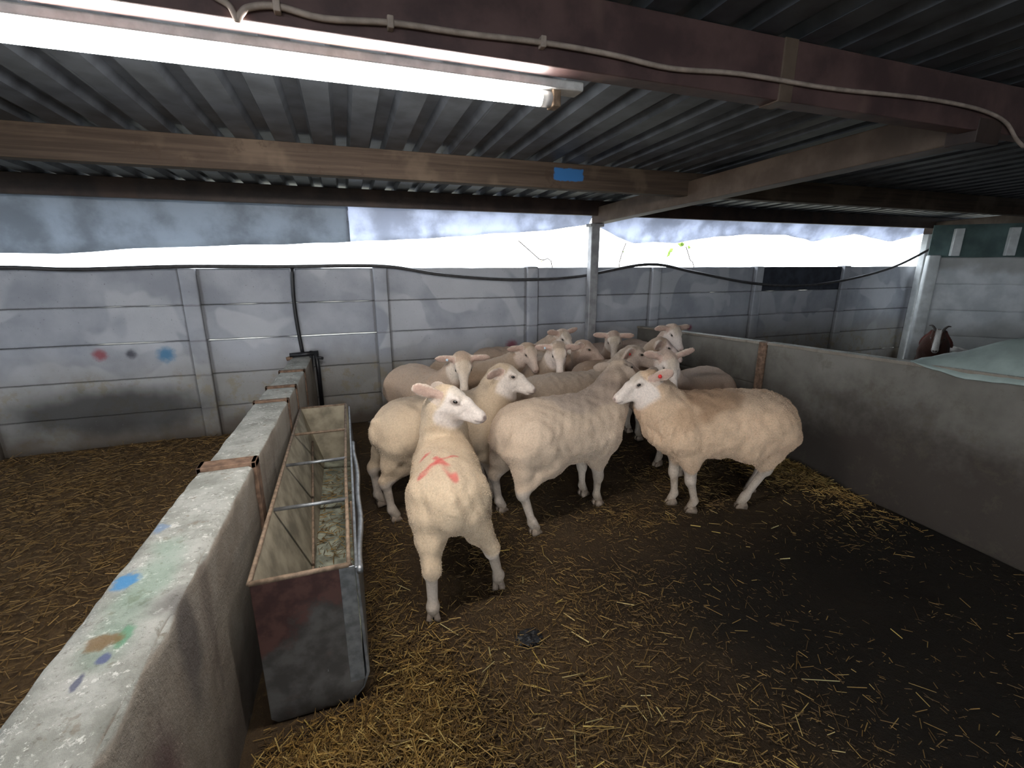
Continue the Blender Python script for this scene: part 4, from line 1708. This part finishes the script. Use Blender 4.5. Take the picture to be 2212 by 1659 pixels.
def density(x, y):
    """how much straw lies on a spot of floor"""
    if x < -.62:
        return .55 + .35 * mnoise.noise(Vector((x * 1.5, y * 1.5, 5)))
    d = .12 + .20 * mnoise.noise(Vector((x * 2.0, y * 2.0, 1)))
    d += 1.1 * math.exp(-((x - .13) / .20) ** 2 - ((y - 1.1) / .5) ** 2)
    d += .8 * math.exp(-((x + .15) / .25) ** 2 - ((y - 1.15) / .25) ** 2)
    d += .45 * math.exp(-((x - .6) / .5) ** 2 - ((y - 1.05) / .5) ** 2)
    d += .30 * math.exp(-((x - .05) / .12) ** 2 - ((y - 2.0) / .7) ** 2)
    d += .9 * math.exp(-((x - 3.02) / .20) ** 2 - ((y - 2.35) / .38) ** 2)
    if x > 1.1 and y < 2.1:
        d *= max(.18, 1 - (x - 1.1) * 1.2)
    return d


def near_sampler():
    for _ in range(40):
        x = random.uniform(-.45, 3.2)
        y = random.uniform(.15, 4.5)
        if y > 2.9 and random.random() < .75:
            continue
        if x < -.03 and 1.47 < y < 3.5:
            continue
        if x < -.48 + .034 * y + .03:
            continue
        if random.random() < density(x, y):
            ex = 1.0 + 1.6 * min(1, density(x, y))
            return x, y, floor_z(x, y), ex
    return None


def left_sampler():
    for _ in range(40):
        x = random.uniform(-3.6, -.62)
        y = random.uniform(.4, 4.65)
        if random.random() < density(x, y):
            return x, y, floor_z(x, y), 1.6
    return None


PAL = [(.24, .145, .048), (.30, .19, .062), (.16, .098, .038), (.11, .07, .032), (.20, .125, .048), (.38, .26, .09)]
PAL_D = [(.10, .062, .028), (.14, .085, .035), (.075, .05, .026), (.18, .115, .045)]
straw_mesh('chaff', 34000, near_sampler, 'fine brown chaff trodden into the pen floor', .008, .040, .0011, PAL_D + [PAL[0], PAL[2]], cat='straw')
straw_mesh('loose_straw', 9000, near_sampler, 'loose golden straw scattered over the pen floor', .025, .10, .0013, PAL, cat='straw')
straw_mesh('loose_straw', 20000, left_sampler, 'brown straw bedding in the pen left of the low wall', .02, .11, .0018, [(.22, .13, .045), (.16, .095, .035), (.11, .066, .028), (.28, .17, .06), (.19, .12, .05)], cat='straw')


def heap_sampler():
    if random.random() < .6:
        x, y = random.gauss(.11, .10), random.gauss(1.12, .30)
    else:
        x, y = random.gauss(-.17, .13), random.gauss(1.20, .12)
    if (y > 1.46 and x < -.02) or y < .3 or x < -.41:
        return None
    return x, y, floor_z(x, y), 2.4


def bank_sampler():
    x, y = 3.20 - abs(random.gauss(0, .17)), random.gauss(2.38, .30)
    return x, y, floor_z(x, y), 2.0


GOLD = [(.36, .22, .065), (.44, .28, .085), (.27, .16, .05), (.20, .12, .04), (.50, .36, .13)]
straw_mesh('straw_heap', 5200, heap_sampler, 'golden straw heaped around the near end of the feed trough', .02, .09, .0014, GOLD, cat='straw')
straw_mesh('straw_heap', 2200, bank_sampler, 'orange-brown straw banked against the right pen wall', .02, .09, .0014, GOLD, cat='straw')


def bold_sampler():
    for _ in range(60):
        x = random.uniform(-.3, 2.6)
        y = random.uniform(.45, 2.2)
        if -.38 < x < -.03 and y > 1.45:
            continue
        if random.random() < density(x, y) + .05:
            return x, y, floor_z(x, y), 1.0
    return None


straw_mesh('long_straw', 130, bold_sampler, 'long bright yellow straw stalks lying on top of the litter', .06, .15, .0021, [(.55, .40, .12), (.50, .38, .16), (.42, .30, .08), (.55, .47, .22)], cat='straw', tilt=.06, lift=.008)


def trough_sampler():
    y = random.uniform(1.9, 3.3)
    x = random.uniform(-.24, -.06)
    if random.random() < .5 + .5 * mnoise.noise(Vector((x * 9, y * 5, 0))):
        return x, y, .155, 1.0
    return None


straw_mesh('feed_remains', 700, trough_sampler, 'straw and feed scraps in the bottom of the trough', .02, .10, .0016, PAL, cat='straw')

# dark lump of dung on the straw
p = on_z(1143, 1370, .015)
bm = bmesh.new()
bmesh.ops.create_icosphere(bm, subdivisions=4, radius=1)
for v in bm.verts:
    n = 1 + .35 * mnoise.noise(v.co * 2.2) + .18 * mnoise.noise(v.co * 6)
    v.co = Vector((v.co.x * .052 * n, v.co.y * .045 * n, max(v.co.z, -.4) * .016 * n))
me = bpy.data.meshes.new('dung_lump')
bm.to_mesh(me)
bm.free()
me.materials.append(M['muck'])
o = link(bpy.data.objects.new('dung_lump', me))
o.location = (p.x, p.y, floor_z(p.x, p.y) + .008)
tag(o, 'small black moist lump of dung on the straw', 'dung')
